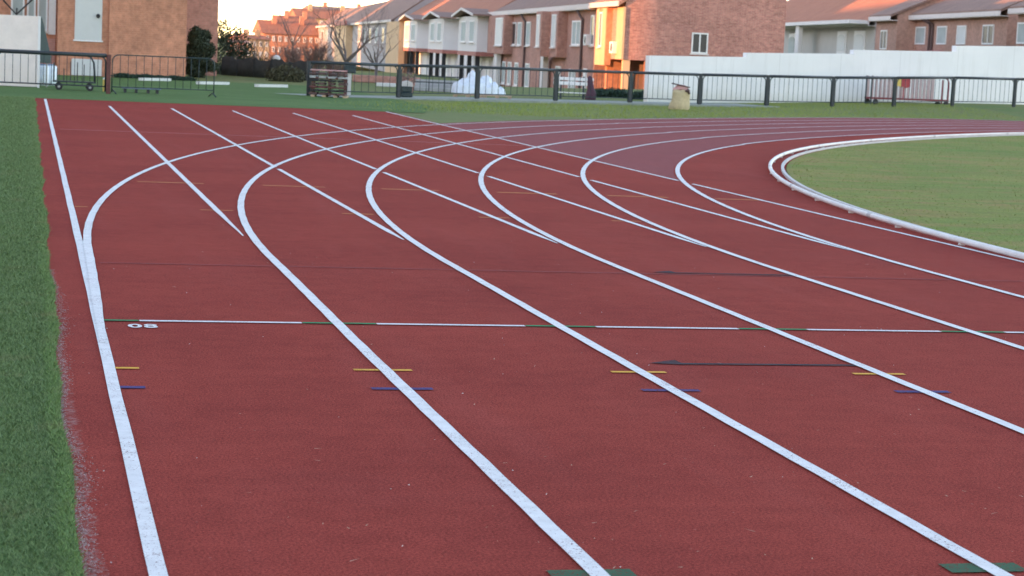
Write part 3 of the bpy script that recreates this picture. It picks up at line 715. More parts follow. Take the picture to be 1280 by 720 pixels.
# grey steps / ramp with rails
a = at(517, 116, 66); a.z = 0
t = thing('concrete_steps', 'grey concrete steps with a dark rail left of the pale plastic heap', 'steps', a, -0.24)
for k in range(3):
    b = MB(); b.box(0, k*0.45, 0, 1.5, k*0.45+0.447, 0.12*(k+1), 0.01); b.build('step', M['concrete'], t)
b = MB()
for x in (0.0, 0.5, 1.0, 1.5): b.tube([(x, -0.08, 0), (x, -0.08, 0.50)], 0.015, 6)
b.tube([(0, -0.08, 0.30), (1.5, -0.08, 0.30)], 0.018, 6); b.tube([(0, -0.08, 0.5), (1.5, -0.08, 0.5)], 0.018, 6); b.build('handrail', M['dkmetal'], t)
a = at(440, 105, 76); a.z = zt(a.x, a.y)
b = MB(); b.box(0, 0, 0, 2.6, 0.2, 0.27, 0.02); tag(b.build('low_wall', M['brick_dk'], loc=a, rz=-0.2), 'low reddish wall beyond the dark rack', 'wall')
a = at(470, 111, 70); a.z = 0
b = MB(); b.box(0, 0, 0, 0.68, 0.25, 0.13, 0.015); tag(b.build('kerb_block', M['white_wall'], loc=a, rz=-0.2), 'white ground block left of the reddish planter', 'block', 'white blocks lying on the turf')
# plastic heap on pallets
def pallet(lab, loc, rz):
    t = thing('wooden_pallet', lab, 'pallet', loc, rz, 'pallets under the plastic heap')
    b = MB()
    for k in range(5): b.box(0, k*0.19, 0.105, 0.85, k*0.19+0.12, 0.127)
    b.build('deck', M['wood'], t)
    for x in (0.0, 0.37, 0.74):
        b = MB(); b.box(x, 0, 0.0, x+0.11, 0.88, 0.103); b.build('bearer', M['wood'], t)
    return t
p = at(566, 126.5, 58.5); p.z = 0.0
pallet('left pale wooden pallet under the plastic heap', p, -0.24)
p2 = at(603, 127.2, 58.7); p2.z = 0.0
pallet('right pale wooden pallet under the plastic heap', p2, -0.24)
def heap(name, label, loc, lobes, mat, n=26):
    b = MB()
    def f(x, y):
        z = 0
        for (cx, cy, r1, r2, h) in lobes:
            d = ((x-cx)/r1)**2+((y-cy)/r2)**2
            if d < 1: z = max(z, h*(1-d*d)**0.5)
        return z
    X0 = min(l[0]-l[2] for l in lobes); X1 = max(l[0]+l[2] for l in lobes); Y0 = min(l[1]-l[3] for l in lobes); Y1 = max(l[1]+l[3] for l in lobes)
    for j in range(n+1):
        for i in range(n*2+1):
            x = X0+(X1-X0)*i/(2*n); y = Y0+(Y1-Y0)*j/n; z = f(x, y)
            if z > 0: z += 0.022*math.sin(x*27+y*17+2*math.sin(y*9))+0.018*math.sin(x*15-y*29)+0.012*math.sin(x*61+y*43)
            b.v.append((x+0.01*math.sin(y*40), y, max(z, 0)))
    W = 2*n+1
    for j in range(n):
        for i in range(2*n): 
            q = (j*W+i, j*W+i+1, (j+1)*W+i+1, (j+1)*W+i)
            if max(b.v[k][2] for k in q) > 0: b.f.append(q)
    return tag(b.build(name, mat, smooth=True, loc=loc), label, 'heap')
p = at(566, 119, 60.5); p.z = 0.128
heap('plastic_heap', 'crumpled heap of pale blue white plastic sheeting on pallets', p+Vector((0,-0.6,0)),
     [(0.16, 0.45, 0.22, 0.4, 0.30), (0.34, 0.5, 0.26, 0.4, 0.40), (0.30, 0.25, 0.24, 0.25, 0.28), (0.56, 0.5, 0.26, 0.4, 0.46), (0.60, 0.6, 0.20, 0.3, 0.64), (0.70, 0.3, 0.26, 0.28, 0.36),
      (0.84, 0.5, 0.22, 0.35, 0.44), (1.00, 0.5, 0.22, 0.35, 0.52), (1.12, 0.35, 0.26, 0.3, 0.34), (1.32, 0.45, 0.26, 0.35, 0.20), (0.48, 0.2, 0.2, 0.2, 0.22), (0.92, 0.2, 0.24, 0.2, 0.24)], M['plastic'], 44)

# bench, purple bundle, hedge, plants, sack, red cart
p = at(691, 122, 64.0); p.z = 0
t = thing('park_bench', 'white slatted bench with dark supports behind the railing', 'bench', p, -0.24)
b = MB(); b.box(0, 0.38, 0.45, 1.3, 0.41, 0.56, 0.008); b.box(0, 0.38, 0.60, 1.3, 0.41, 0.70, 0.008); b.build('backrest', M['white_pnt'], t)
b = MB(); b.box(0.1, 0.0, 0.20, 1.2, 0.12, 0.225); b.box(0.1, 0.14, 0.20, 1.2, 0.26, 0.225); b.build('seat', M['white_pnt'], t)
for x in (0.22, 0.95):
    b = MB(); b.box(x, 0.412, 0, x+0.06, 0.46, 0.74); b.box(x, 0.0, 0.15, x+0.06, 0.41, 0.197); b.box(x, 0.0, 0.0, x+0.06, 0.05, 0.148); b.build('support', M['dkmetal'], t)
p = at(738, 121.5, 63.6); p.z = 0
b = MB(); b.tube([(0,0,0), (0,0,0.04), (0.02,0,0.22), (0,0.02,0.38), (-0.03,0,0.58), (-0.05,0,0.74), (-0.05,0,0.78)], [0.15, 0.18, 0.17, 0.11, 0.09, 0.075, 0.03], 12)
tag(b.build('cloth_bundle', M['purple'], loc=p, smooth=True), 'tall dark purple cloth bundle at the right end of the white bench', 'bundle')
p = at(763, 119, 68); p.z = zt(p.x, p.y)
shrub('low_hedge', 'low dark green hedge before the orange lit house corner', 'hedge', p, [(-0.35,0,0.1,0.3,0.25,0.14), (0,0,0.12,0.32,0.25,0.15), (0.35,0,0.1,0.3,0.25,0.14)], M['leaf_grn'], 0.04, 9000)
p = at(799, 121, 66); p.z = zt(p.x, p.y)
shrub('low_plant', 'small dark plant left of the white wall end', 'plant', p, [(-0.1,0,0.1,0.16,0.14,0.12), (0.12,0,0.12,0.15,0.14,0.13)], M['leaf_grn'], 0.035, 9000)
p = at(849.5, 137, 56.3); p.z = zt(p.x, p.y)
t = thing('woven_sack', 'bulging straw coloured sack with a dark board lying on top', 'sack', p)
prof = [(0.0, 0.27), (0.04, 0.30), (0.16, 0.29), (0.30, 0.25), (0.42, 0.245), (0.50, 0.25), (0.545, 0.21), (0.56, 0.10)]
b = MB(); NS = 20
for (z, r) in prof:
    for k in range(NS):
        a = 2*math.pi*k/NS; q = r*(1+0.09*math.sin(3*a+z*5)+0.06*math.sin(5*a-z*9)); b.v.append((q*math.cos(a), 0.8*q*math.sin(a), z+0.02*math.sin(4*a)*(z > 0.4)))
for i in range(len(prof)-1):
    for k in range(NS): b.f.append((i*NS+k, i*NS+(k+1)%NS, (i+1)*NS+(k+1)%NS, (i+1)*NS+k))
b.f.append(tuple((len(prof)-1)*NS+k for k in range(NS))); b.build('bag', M['sackcloth'], t, smooth=True)
b = MB(); b.tube([(-0.2,0,0.54), (-0.05,0.03,0.63), (0.1,0,0.62), (0.24,-0.02,0.52)], [0.06, 0.09, 0.08, 0.05], 9); b.build('contents', M['curtain'], t, smooth=True)
b = MB(); b.tube([(0.08,-0.19,0.53), (0.16,-0.17,0.56), (0.22,-0.13,0.46)], [0.03, 0.05, 0.03], 8); b.build('opening', M['dkwood'], t, smooth=True)
b = MB(); b.obox((-0.26, -0.12, 0.715), (0.50, 0.02, -0.09), (0.02, 0.24, 0.0), (0, 0, 0.03)); tag(b.build('loose_board', M['dkwood'], loc=p), 'dark board lying tilted across the straw coloured sack', 'board')
# red cart with flag cloth
a = fence_pt(1087, 64.6, 131); c = fence_pt(1187, 66.2, 132.5); e = c-a; L = Vector((e.x, e.y, 0)).length; rz = math.atan2(e.y, e.x); a.z += 0.0
t = thing('steel_cart', 'long red steel cart with a pinkish slatted back before the white wall', 'cart', a, rz)
b = MB(); b.box(0.05, 0, 0.19, L-0.05, 0.35, 0.25); b.tube([(L-0.08, 0.02, 0.05), (L-0.08, 0.02, 0.8), (L-0.14, 0.02, 0.92), (L-0.25, 0.02, 0.97)], 0.025, 7); b.tube([(L-0.08, 0.33, 0.05), (L-0.08, 0.33, 0.9)], 0.025, 7); b.build('frame', M['dkred'], t)
b = MB()
for k in range(17):
    x = 0.1+k*(L-0.5)/17
    b.box(x, 0.30, 0.252, x+(L-0.5)/17*random.uniform(0.5, 0.85), 0.33, 0.93)
b.build('slats', M['pinkboard'], t)
b = MB(); b.tube([(0.06, 0.02, 0), (0.06, 0.02, 0.94)], 0.022, 7); b.tube([(0.06, 0.31, 0), (0.06, 0.31, 0.94)], 0.022, 7); b.build('end_post', M['dkmetal'], t)
for x in (0.2, L-0.2):
    for y in (-0.035, 0.385):
        b = MB(); b.tube([(x, y-0.02, 0.1), (x, y+0.02, 0.1)], 0.10, 12); b.build('wheel', M['black_rub'], t)
fx = L*0.46
fo = thing('hanging_cloth', 'red and yellow cloth hung on the pinkish slatted cart', 'cloth', a, rz)
def ripple(x0, x1, z0, z1, n=8):
    b = MB()
    for i in range(n+1):
        x = x0+(x1-x0)*i/n; y = 0.262+0.012*math.sin(i*1.5); zz = 0.02*math.sin(i*1.1)
        b.v += [(x, y, z0+zz), (x, y, z1+zz*0.4), (x, y+0.006, z1+zz*0.4), (x, y+0.006, z0+zz)]
    for i in range(n):
        for j in range(4): b.f.append((4*i+j, 4*i+(j+1)%4, 4*i+4+(j+1)%4, 4*i+4+j))
    b.f += [(0,1,2,3), (4*n+3, 4*n+2, 4*n+1, 4*n)]
    return b
ripple(fx-0.28, fx-0.08, 0.62, 0.86, 4).build('yellow_part', M['yelpnt'], fo); ripple(fx-0.079, fx+0.30, 0.60, 0.90).build('red_part', M['redpnt'], fo)
b = MB(); b.tube([(fx+0.05, 0.28, 0.252), (fx+0.05, 0.28, 0.95)], 0.018, 6); b.build('stick', M['redpnt'], fo)

# ------------------------------------------------------------------ white wall, stepped
a = at(811, 128, 63.0); c = at(1290, 133, 69.5); e = (c-a); e.z = 0; rz = math.atan2(e.y, e.x); Lw = e.length
wall = thing('white_wall', 'long white rendered wall with stepped top behind the railing', 'wall', (a.x, a.y, 0), rz)
def s_at(px):
    d = FW+CR*((px-640)/F)+CU*((360-90)/F); nx_, ny_ = -e.y, e.x
    t = ((a.x-CAM.x)*nx_+(a.y-CAM.y)*ny_)/(d.x*nx_+d.y*ny_); q = CAM+d*t; return (q-a).to_2d().dot(e.to_2d())/Lw, t
for (p0_, p1_, y0_, y1_) in ((811, 932.5, 69.5, 71.5), (932.5, 1066, 66, 67.5), (1066, 1193.5, 62.3, 64.6), (1193.5, 1290, 57.2, 58)):
    s0, d0 = s_at(p0_); s1, d1 = s_at(p1_); z0 = at(p0_, y0_, d0).z; z1 = at(p1_, y1_, d1).z
    zc_ = (z0+z1)/2
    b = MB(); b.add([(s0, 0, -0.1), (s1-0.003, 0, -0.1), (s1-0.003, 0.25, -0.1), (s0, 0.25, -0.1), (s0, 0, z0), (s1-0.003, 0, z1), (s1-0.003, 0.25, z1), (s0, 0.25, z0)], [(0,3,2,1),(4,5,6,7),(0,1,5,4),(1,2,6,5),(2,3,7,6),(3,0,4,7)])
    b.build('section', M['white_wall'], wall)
# ------------------------------------------------------------------ the terrace of houses (local: x into the house, y away along the street)
TA = R_(5.0)
TU = Vector((math.sin(TA), math.cos(TA), 0)); TX = Vector((math.cos(TA), -math.sin(TA), 0))
P747 = at(747, 60, 103.0); T0 = P747-TU*0
def hit(px, off, O=None, U=TU, Xv=TX):
    """local y and depth where the column px meets the facade plane x = off"""
    O = O or T0
    d = FW+CR*((px-640)/F)+CU*((360-50)/F); t = ((O-CAM).dot(Xv)+off)/d.dot(Xv); q = CAM+d*t
    return (q-O).dot(U), t
ZE, ZF = 4.08, -1.5
def zat(px, py, D): return at(px, py, D).z
def roof_prism(x0, x1, ze, zr, xr, y0, y1, over=0.35, th=0.16, ze2=None):
    """two tiled slopes with the ridge at x = xr running along y"""
    ze2 = ze if ze2 is None else ze2
    k1 = (zr-ze)/(xr-x0); k2 = (zr-ze2)/(x1-xr)
    poly = [(x0-over, ze-k1*over), (xr, zr), (x1+over, ze2-k2*over), (x1+over, ze2-k2*over+th), (xr, zr+th), (x0-over, ze-k1*over+th)]
    b = MB(); b.prism(poly, 'y', y0, y1); return b
def gable_box(x0, x1, z0, ze, zr, xr, y0, y1, ze2=None):
    b = MB(); b.prism([(x0, z0), (x1, z0), (x1, ze if ze2 is None else ze2), (xr, zr), (x0, ze)], 'y', y0, y1); return b
def unit(label, y0, y1, off, wallm, roofm, zr=6.9, depth_=9.0, g='houses of the terrace'):
    o = T0+TU*y0+TX*off; t = thing('terraced_house', label, 'house', (o.x, o.y, 0), -TA, g)
    L = y1-y0
    gable_box(0, depth_, ZF, ZE-0.02, zr-0.02, depth_*0.55, 0, L-0.004).build('wall', wallm, t)
    rf = roof_prism(0, depth_, ZE, zr, depth_*0.55, 0.002, L-0.006).build('roof', roofm, t)
    b = MB(); b.box(-0.42, 0.0, ZE-0.27, -0.36, L-0.004, ZE-0.02); b.box(-0.40, 0.0, ZE-0.30, -0.004, L-0.004, ZE-0.272); b.build('fascia', M['fascia'], rf)
    return t, L
def bay(t, y0, y1, x, z0, z1, mat, name='bay'):
    b = MB(); b.box(-x, y0, z0, -0.002, y1, z1); return b.build(name, mat, t)
def wx(t, y, w, z, h, x=0.0, panes=1, pane=None, sill=True): return window(t, w, h, 'x-', (-x-0.002, y, z), panes=panes, pane=pane, proud=0.06, sill=sill, t=0.09)
Y = lambda px, off=0: hit(px, off)[0]
# corner house, its gable end towards the track
y0, y1 = Y(780), Y(744.5)
o = T0+TU*y0; ch = thing('corner_house', 'red brick end house with a small window in its gable wall', 'house', (o.x, o.y, 0), -TA, 'houses of the terrace')
d = FW+CR*((981-640)/F)+CU*((360-40)/F); t_ = (o-CAM).dot(TU)/d.dot(TU); gx = (CAM+d*t_-o).dot(TX)
L = y1-y0
gable_box(0, gx, 1.28, ZE, 8.0, gx*0.7, 0, L, ze2=5.8).build('gable_wall', M['brick_red'], ch)
xs0 = 1.75
b = MB(); b.box(xs0, 0.004, ZF, gx, L, 1.277); b.build('ground_wall', M['brick_red'], ch)
b = MB(); b.box(1.62, 1.1, ZF, xs0-0.004, L, 1.276); b.build('porch_shade_wall', M['dkwood'], ch)  # dark colour stands in for the shade under the porch overhang
rf = roof_prism(0, gx, ZE+0.02, 8.02, gx*0.7, -0.15, L-0.006, ze2=5.82).build('roof', M['roof_brown'], ch)
b = MB(); b.box(-0.42, -0.1, ZE-0.25, -0.36, L-0.01, ZE); b.build('fascia', M['fascia'], rf)
for (pa_, pb_, mt) in ((778, 784, 'render_yel'),):
    b = MB(); b.box(0.02, 0.03, ZF, 0.36, 0.36, 1.277); b.build('column', M[mt], ch)
b = MB(); b.box(0.02, L*0.55, ZF, 0.36, L*0.55+0.4, 1.277); b.build('column', M['brick_or'], ch)
b = MB(); b.box(1.1, 0.02, ZF, 1.4, 0.3, 1.277); b.build('column', M['brick_or'], ch)
yb = Y(757.5, -0.28)-y0; ye = Y(745.5, -0.28)-y0
bay(ch, yb, ye, 0.28, 0.95, ZE-0.27, M['brick_or'])
b = MB(); b.box(-0.33, yb, 0.95, -0.284, yb+0.9, ZE-0.3); b.box(-0.33, ye-0.7, 0.95, -0.284, ye, ZE-0.3); b.box(-0.33, yb+0.905, 0.95, -0.284, ye-0.705, 1.75); b.build('bay_trim', M['render_yel'], ch)
wx(ch, yb+0.95, ye-yb-1.7, 1.85, 1.75, 0.284, panes=1, pane=M['glass'])
b = MB(); b.box(-0.10, -0.10, 1.283, -0.004, 1.5, ZE-0.27); b.build('corner_strip', M['render_yel'], ch)
def gpt(px, py):
    d = FW+CR*((px-640)/F)+CU*((360-py)/F); t = (o-CAM).dot(TU)/d.dot(TU); q = CAM+d*t; return (q-o).dot(TX), q.z
xa, za = gpt(863.5, 66.5); xb, zb_ = gpt(885.5, 41.5)
window(ch, xb-xa, zb_-za, 'y-', (xa, -0.002, za), panes=2, pane=M['glass'], proud=0.05, t=0.07)
def ac(t, x, y, z, face='x-', lab=None):
    b = MB(); b.box(x-0.32, y, z, x-0.004, y+0.8, z+0.58, 0.02); a_ = b.build('air_unit', M['white_pnt'], t)
    b = MB(); b.tube([(x-0.335, y+0.28, z+0.29), (x-0.322, y+0.28, z+0.29)], 0.2, 14); b.build('fan_grille', M['dkmetal'], a_)
ac(ch, 0.0, Y(774)-y0, zat(768, 67, 100))
# brown brick units
def pipe(t, y, z0=ZF, z1=ZE-0.35):
    b = MB(); b.tube([(-0.3, y+0.5, z1+0.02), (-0.22, y+0.25, z1-0.2), (-0.09, y, z1-0.45), (-0.09, y, z0)], 0.075, 7); b.build('downpipe', M['drain'], t)
ya, yb_ = Y(744.5), Y(709)
t, L = unit('brown brick terrace house with an air unit beside the sunlit corner house', ya, yb_, 0, M['brick_br'], M['roof_brown'], zr=8.0)
pipe(t, Y(729)-ya)
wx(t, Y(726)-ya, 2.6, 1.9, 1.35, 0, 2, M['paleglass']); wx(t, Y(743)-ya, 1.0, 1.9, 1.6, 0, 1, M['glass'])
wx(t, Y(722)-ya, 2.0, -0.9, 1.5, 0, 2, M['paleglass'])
ac(t, 0.0, Y(740)-ya, zat(735, 57, 105))
b = MB(); b.box(-0.02, Y(736)-ya, ZF, -0.003, Y(736)-ya+1.1, 0.7); b.build('door', M['white_pnt'], t)
ya2, yb2 = Y(709), Y(655)
t, L = unit('brown brick terrace house with two stepped upper bays', ya2, yb2, 0, M['brick_br'], M['roof_brown'], zr=8.0)
q0, q1 = Y(696.5, -0.55)-ya2, Y(687, -0.55)-ya2
bay(t, q0, q1-0.004, 0.55, 1.2, ZE-0.31, M['brick_br']); wx(t, q0+0.5, q1-q0-1.2, 1.75, 1.85, 0.55, 1, M['blind'])
q2 = Y(677, -1.05)-ya2; q3 = Y(669, -1.05)-ya2
bay(t, max(q1, q2), q3, 1.05, 1.2, ZE-0.31, M['brick_br']); wx(t, max(q1, q2)+0.5, (q3-max(q1, q2))-1.0, 1.75, 1.85, 1.05, 1, M['blind'])
pipe(t, min(L-0.5, Y(657.5)-ya2))
wx(t, Y(663)-ya2, 1.6, 1.8, 1.5, 0, 1, M['paleglass'])
b = MB(); b.box(-0.5, Y(691)-ya2, ZF, -0.2, Y(691)-ya2+1.0, 1.197); b.build('porch_pier', M['render_cream'], t)
b = MB(); b.box(-0.03, Y(684)-ya2, ZF, -0.003, Y(684)-ya2+2.2, 0.9); b.build('door', M['dkwood'], t)
for pp in (703, 664): wx(t, Y(pp)-ya2, 1.6, -0.8, 1.5, 0, 1, M['paleglass'])
ya3, yb3 = Y(655), Y(620)
t, L = unit('brown brick terrace house joined to the grey rendered houses', ya3, yb3, 0, M['brick_br'], M['roof_brown'])
q0, q1 = Y(629.5, -0.6)-ya3, L-0.01
bay(t, q0, q1, 0.6, 1.2, ZE-0.31, M['brick_br']); wx(t, q0+0.6, 3.2, 1.75, 1.85, 0.6, 1, M['blind'])
for pp, pm in ((652, 'paleglass'), (645, 'glass')): wx(t, Y(pp)-ya3, 1.7, 1.8, 1.5, 0, 1, M[pm])
for pp in (650, 641, 634): wx(t, Y(pp)-ya3, 1.5, -0.8, 1.5, 0, 1, M['paleglass'])
b = MB(); b.box(-0.45, Y(630)-ya3, ZF, -0.15, Y(630)-ya3+1.2, 1.197); b.build('porch_pier', M['render_cream'], t)
# grey rendered units with overhanging upper floor on dark posts
labs = ['pale grey rendered house nearest the brown brick terrace', 'pale grey rendered house between two like it with two white windows', 'pale grey rendered house farthest along before the orange lit edge']
for (pn, pf, po, lab) in ((620, 572, 596, labs[0]), (572, 534.5, 554, labs[1]), (534.5, 503, 521, labs[2])):
    ya_, yb_ = Y(pn), Y(pf)
    t, L = unit(lab, ya_, yb_, 0, M['render_grey'], M['roof_red'], zr=7.2)
    prj = 1.25; q0 = Y(po, -prj)-ya_; q1 = Y(pf+0.8, -prj)-ya_
    bay(t, q0, q1, prj, 1.25, ZE-0.31, M['render_cream'])
    b = MB(); b.box(-prj-0.004, q0-0.006, 1.25, -0.004, q0-0.002, ZE-0.31); b.build('side_wall', M['render_grey'], t)
    b = MB(); b.box(-prj-0.04, q0-0.04, 0.95, -0.002, q1, 1.247); b.build('beam', M['terracotta'], t)
    wl = (q1-q0)
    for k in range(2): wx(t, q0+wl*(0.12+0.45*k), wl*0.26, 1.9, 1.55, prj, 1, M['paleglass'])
    for k in range(3):
        yy = q0+wl*(0.05+0.42*k); b = MB(); b.box(-prj+0.05, yy, ZF, -prj+0.35, yy+0.3, 0.947); b.build('post', M['black_rub'], t)
    for k in range(2):
        yy = q0+wl*(0.15+0.42*k); b = MB(); b.box(-0.05, yy, ZF, -0.004, yy+wl*0.22, 0.8); b.build('door', M['white_pnt'], t)
    # small gabled canopy over the bay
    ym = q0+wl*0.5
    b = MB(); b.prism([(q0-1.2, ZE-0.34), (ym, ZE+0.16), (q1+0.5, ZE-0.34), (q1+0.5, ZE-0.22), (ym, ZE+0.28), (q0-1.2, ZE-0.22)], 'x', -prj-0.5, 1.2); cn = b.build('canopy', M['roof_brown'], t)
    b = MB(); b.prism([(q0-1.25, ZE-0.36), (ym, ZE+0.14), (q1+0.5, ZE-0.36), (q1+0.5, ZE-0.20), (ym, ZE+0.30), (q0-1.25, ZE-0.20)], 'x', -prj-0.56, -prj-0.502); b.build('fascia', M['fascia'], cn)
ya_, yb_ = Y(503), Y(452)
t, L = unit('distant brown and grey house with an orange lit end wall', ya_, yb_, -0.9, M['render_dull'], M['roof_brown'], zr=7.6)
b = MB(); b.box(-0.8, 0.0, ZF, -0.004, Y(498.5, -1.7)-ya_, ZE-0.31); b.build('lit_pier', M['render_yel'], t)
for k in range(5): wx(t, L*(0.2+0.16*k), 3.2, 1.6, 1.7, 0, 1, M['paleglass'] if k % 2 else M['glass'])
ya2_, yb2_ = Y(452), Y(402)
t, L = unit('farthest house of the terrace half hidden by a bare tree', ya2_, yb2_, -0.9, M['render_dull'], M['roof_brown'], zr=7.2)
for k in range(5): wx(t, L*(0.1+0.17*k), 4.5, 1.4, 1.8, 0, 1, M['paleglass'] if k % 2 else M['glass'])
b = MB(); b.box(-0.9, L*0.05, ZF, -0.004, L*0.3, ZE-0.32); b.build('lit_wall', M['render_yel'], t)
b = MB(); b.box(-1.2, L*0.03, ZE-0.3, -0.9, L*0.32, ZE+0.3); b.build('awning', M['terracotta'], t)

# ------------------------------------------------------------------ houses behind the white wall on the right
RA = R_(9.5); RU = Vector((math.sin(RA), math.cos(RA), 0)); RX = Vector((math.cos(RA), -math.sin(RA), 0)); R0 = at(1095, 60, 142.0); R0.z = 0
YR = lambda px, off=0: hit(px, off, R0, RU, RX)[0]
def runit(label, pn, pf, off, wallm, roofm, ze, zr, dep=11):
    y0, y1 = YR(pn, off), YR(pf, off); o = R0+RU*y0+RX*off
    t = thing('row_house', label, 'house', (o.x, o.y, 0), -RA, 'houses behind the white wall'); L = y1-y0
    gable_box(0, dep, -1.6, ze-0.02, zr-0.02, dep*0.6, 0, L-0.005).build('wall', wallm, t)
    rf = roof_prism(0, dep, ze, zr, dep*0.6, -0.2, L-0.006, over=0.5).build('roof', roofm, t)
    k1 = (zr-ze)/(dep*0.6)
    b = MB(); b.box(-0.58, -0.2, ze-0.5*k1-0.20, -0.505, L-0.006, ze-0.5*k1+0.05); b.box(-0.56, -0.2, ze-0.5*k1-0.24, -0.004, L-0.006, ze-0.5*k1-0.205); b.build('gutter', M['fascia'], rf)
    return t, L, y0
t, L, y0 = runit('brown brick house behind the white wall with four white windows', 1258, 1121, 0.0, M['brick_pale'], M['roof_brown'], 5.15, 8.2)
for pp, w_, pm in ((1242, 2.1, 'glass'), (1207.5, 1.9, 'blind'), (1183, 2.1, 'paleglass'), (1156.5, 2.3, 'paleglass')):
    wx(t, YR(pp)-y0, w_, 3.1, 1.15, 0.0, 1 if pm != 'glass' else 2, M[pm], sill=False)
for pp in (1163, 1166.5):
    yy = YR(pp)-y0; b = MB(); b.tube([(-0.5, yy+0.6, 4.7), (-0.3, yy+0.3, 4.55), (-0.1, yy, 4.35), (-0.1, yy, 1.2)], 0.08, 7); b.build('downpipe', M['drain'], t)
b = MB(); y1_ = YR(1181)-y0; b.add([(-1.2, y1_, 2.35), (-0.004, y1_, 2.75), (-0.004, L, 2.75), (-1.2, L, 2.35), (-1.2, y1_, 2.25), (-0.004, y1_, 2.65), (-0.004, L, 2.65), (-1.2, L, 2.25)], [(0,1,2,3),(7,6,5,4),(0,4,5,1),(1,5,6,2),(2,6,7,3),(3,7,4,0)]); b.build('lean_to_roof', M['terracotta'], t)
t, L, y0 = runit('brown brick house projecting at the right end behind the white wall', 1320, 1270, -0.9, M['brick_pale'], M['roof_brown'], 5.15, 8.2)
wx(t, YR(1279, -0.9)-y0-0.6, 1.6, 3.1, 1.15, 0.0, 1, M['paleglass'], sill=False)
t, L, y0 = runit('narrow brick house front left of the four windowed house', 1120, 1094, -1.3, M['brick_pale'], M['roof_brown'], 5.05, 8.0)
wx(t, YR(1109, -1.3)-y0, 1.7, 2.7, 1.3, 0.0, 2, M['glass'], sill=False)
b = MB(); b.box(-0.4, YR(1112, -1.3)-y0, 1.5, -0.01, YR(1112, -1.3)-y0+1.6, 2.2); b.build('air_unit', M['conc_light'], t)
t, L, y0 = runit('pale grey house with arched windows and a red tiled roof', 1093, 925, -0.6, M['render_stone'], M['roof_red'], 4.85, 11.5, dep=20)
def arched(t, y, w, z, h, mat, x=0.0):
    b = MB(); pts = [(y, z), (y+w, z), (y+w, z+h*0.8)]+[(y+w/2+w/2*math.cos(a), z+h*0.8+h*0.2*math.sin(a)) for a in np.linspace(0.2, math.pi-0.2, 8)]+[(y, z+h*0.8)]
    q = 0.28; out = [(y-q, z-0.5), (y+w+q, z-0.5), (y+w+q, z+h+0.25), (y-q, z+h+0.25)]
    b.prism(out, 'x', -x-0.10, -x-0.004); f_ = b.build('surround', M['white_pnt'], t)
    b = MB(); b.prism(pts, 'x', -x-0.16, -x-0.104); b.build('arched_window', mat, f_)
for pp, w_ in ((1058, 2.3), (1081, 2.6)): arched(t, YR(pp, -0.6)-y0, w_, 2.55, 1.25, M['blind'])
arched(t, YR(995, -0.6)-y0, 2.2, 2.3, 1.4, M['paleglass'])
b = MB(); yy = YR(1023, -0.6)-y0; b.box(-1.6, yy, -1.6, -1.3, yy+1.3, 4.45); b.build('porch_column', M['render_cream'], t)
b = MB(); b.box(-1.9, YR(1094, -0.6)-y0+0.1, 4.46, -0.58, YR(982, -0.6)-y0, 4.72); b.build('porch_beam', M['render_cream'], t)
# ------------------------------------------------------------------ sunlit buildings on the far slope (left gap)
def block(label, px0, px1, D, ytop, ybase, wallm, roofm, dep=14, rz=0.0, roof_h=0.9, wins=(4, 2), name='apartment_block'):
    a, b2 = at(px0, 60, D), at(px1, 60, D); W = (b2-a).length; zt_ = zat((px0+px1)/2, ytop, D); zb2 = zat((px0+px1)/2, ybase, D)
    e = (b2-a); r = math.atan2(e.y, e.x)+rz; t = thing(name, label, 'building', (a.x, a.y, 0), r, 'buildings on the far slope')
    b = MB(); b.box(0, 0, zb2-2, W, dep, zt_); b.build('wall', wallm, t)
    b = MB(); b.prism([(-0.5, zt_+0.01), (dep+0.5, zt_+0.01), (dep*0.5, zt_+roof_h)], 'x', -0.5, W+0.5); rf = b.build('roof', roofm, t)
    nw, nf = wins; hh = (zt_-zb2)/nf
    for k in range(nw):
        for f in range(nf):
            ww = W/nw*0.42; x = W/nw*(k+0.28); window(t, ww, hh*0.5, 'y-', (x, -0.004, zb2+hh*(f+0.28)), panes=1, pane=M['glass'] if (k+f) % 2 else M['paleglass'], proud=0.12, t=0.14, sill=False)
    for k in range(2):
        x = W*(0.2+0.5*k); b = MB(); b.box(x, dep*0.35, zt_+roof_h*0.5, x+0.8, dep*0.35+0.8, zt_+roof_h+0.9); b.build('chimney', wallm, rf)
    return t
block('sunlit ochre block lowest on the far slope beyond the dark screen', 307, 337, 330, 49, 74, M['render_yel'], M['roof_red'], rz=0.35, roof_h=0.7, wins=(4, 2))
block('sunlit long block with red roof above the lowest ochre block', 330, 400, 350, 43, 70, M['brick_or'], M['roof_red'], rz=0.25, roof_h=2.4, wins=(9, 2))
block('sunlit low orange house row behind the long sunlit block', 350, 396, 375, 33, 48, M['brick_or'], M['roof_red'], rz=0.25, roof_h=2.0, wins=(7, 1))
block('sunlit pale orange upper block behind the bare tree', 372, 455, 400, 24, 45, M['render_yel'], M['roof_red'], rz=0.25, roof_h=2.0, wins=(10, 2))
block('sunlit topmost terrace with small dormers on the far slope', 390, 476, 440, 13, 26, M['brick_or'], M['roof_brown'], rz=0.25, roof_h=0.8, wins=(12, 1))
block('small shaded purple grey house left of the lowest ochre block', 290, 307, 300, 53, 78, M['brick_dk'], M['roof_brown'], rz=0.2, roof_h=0.5, wins=(2, 2))

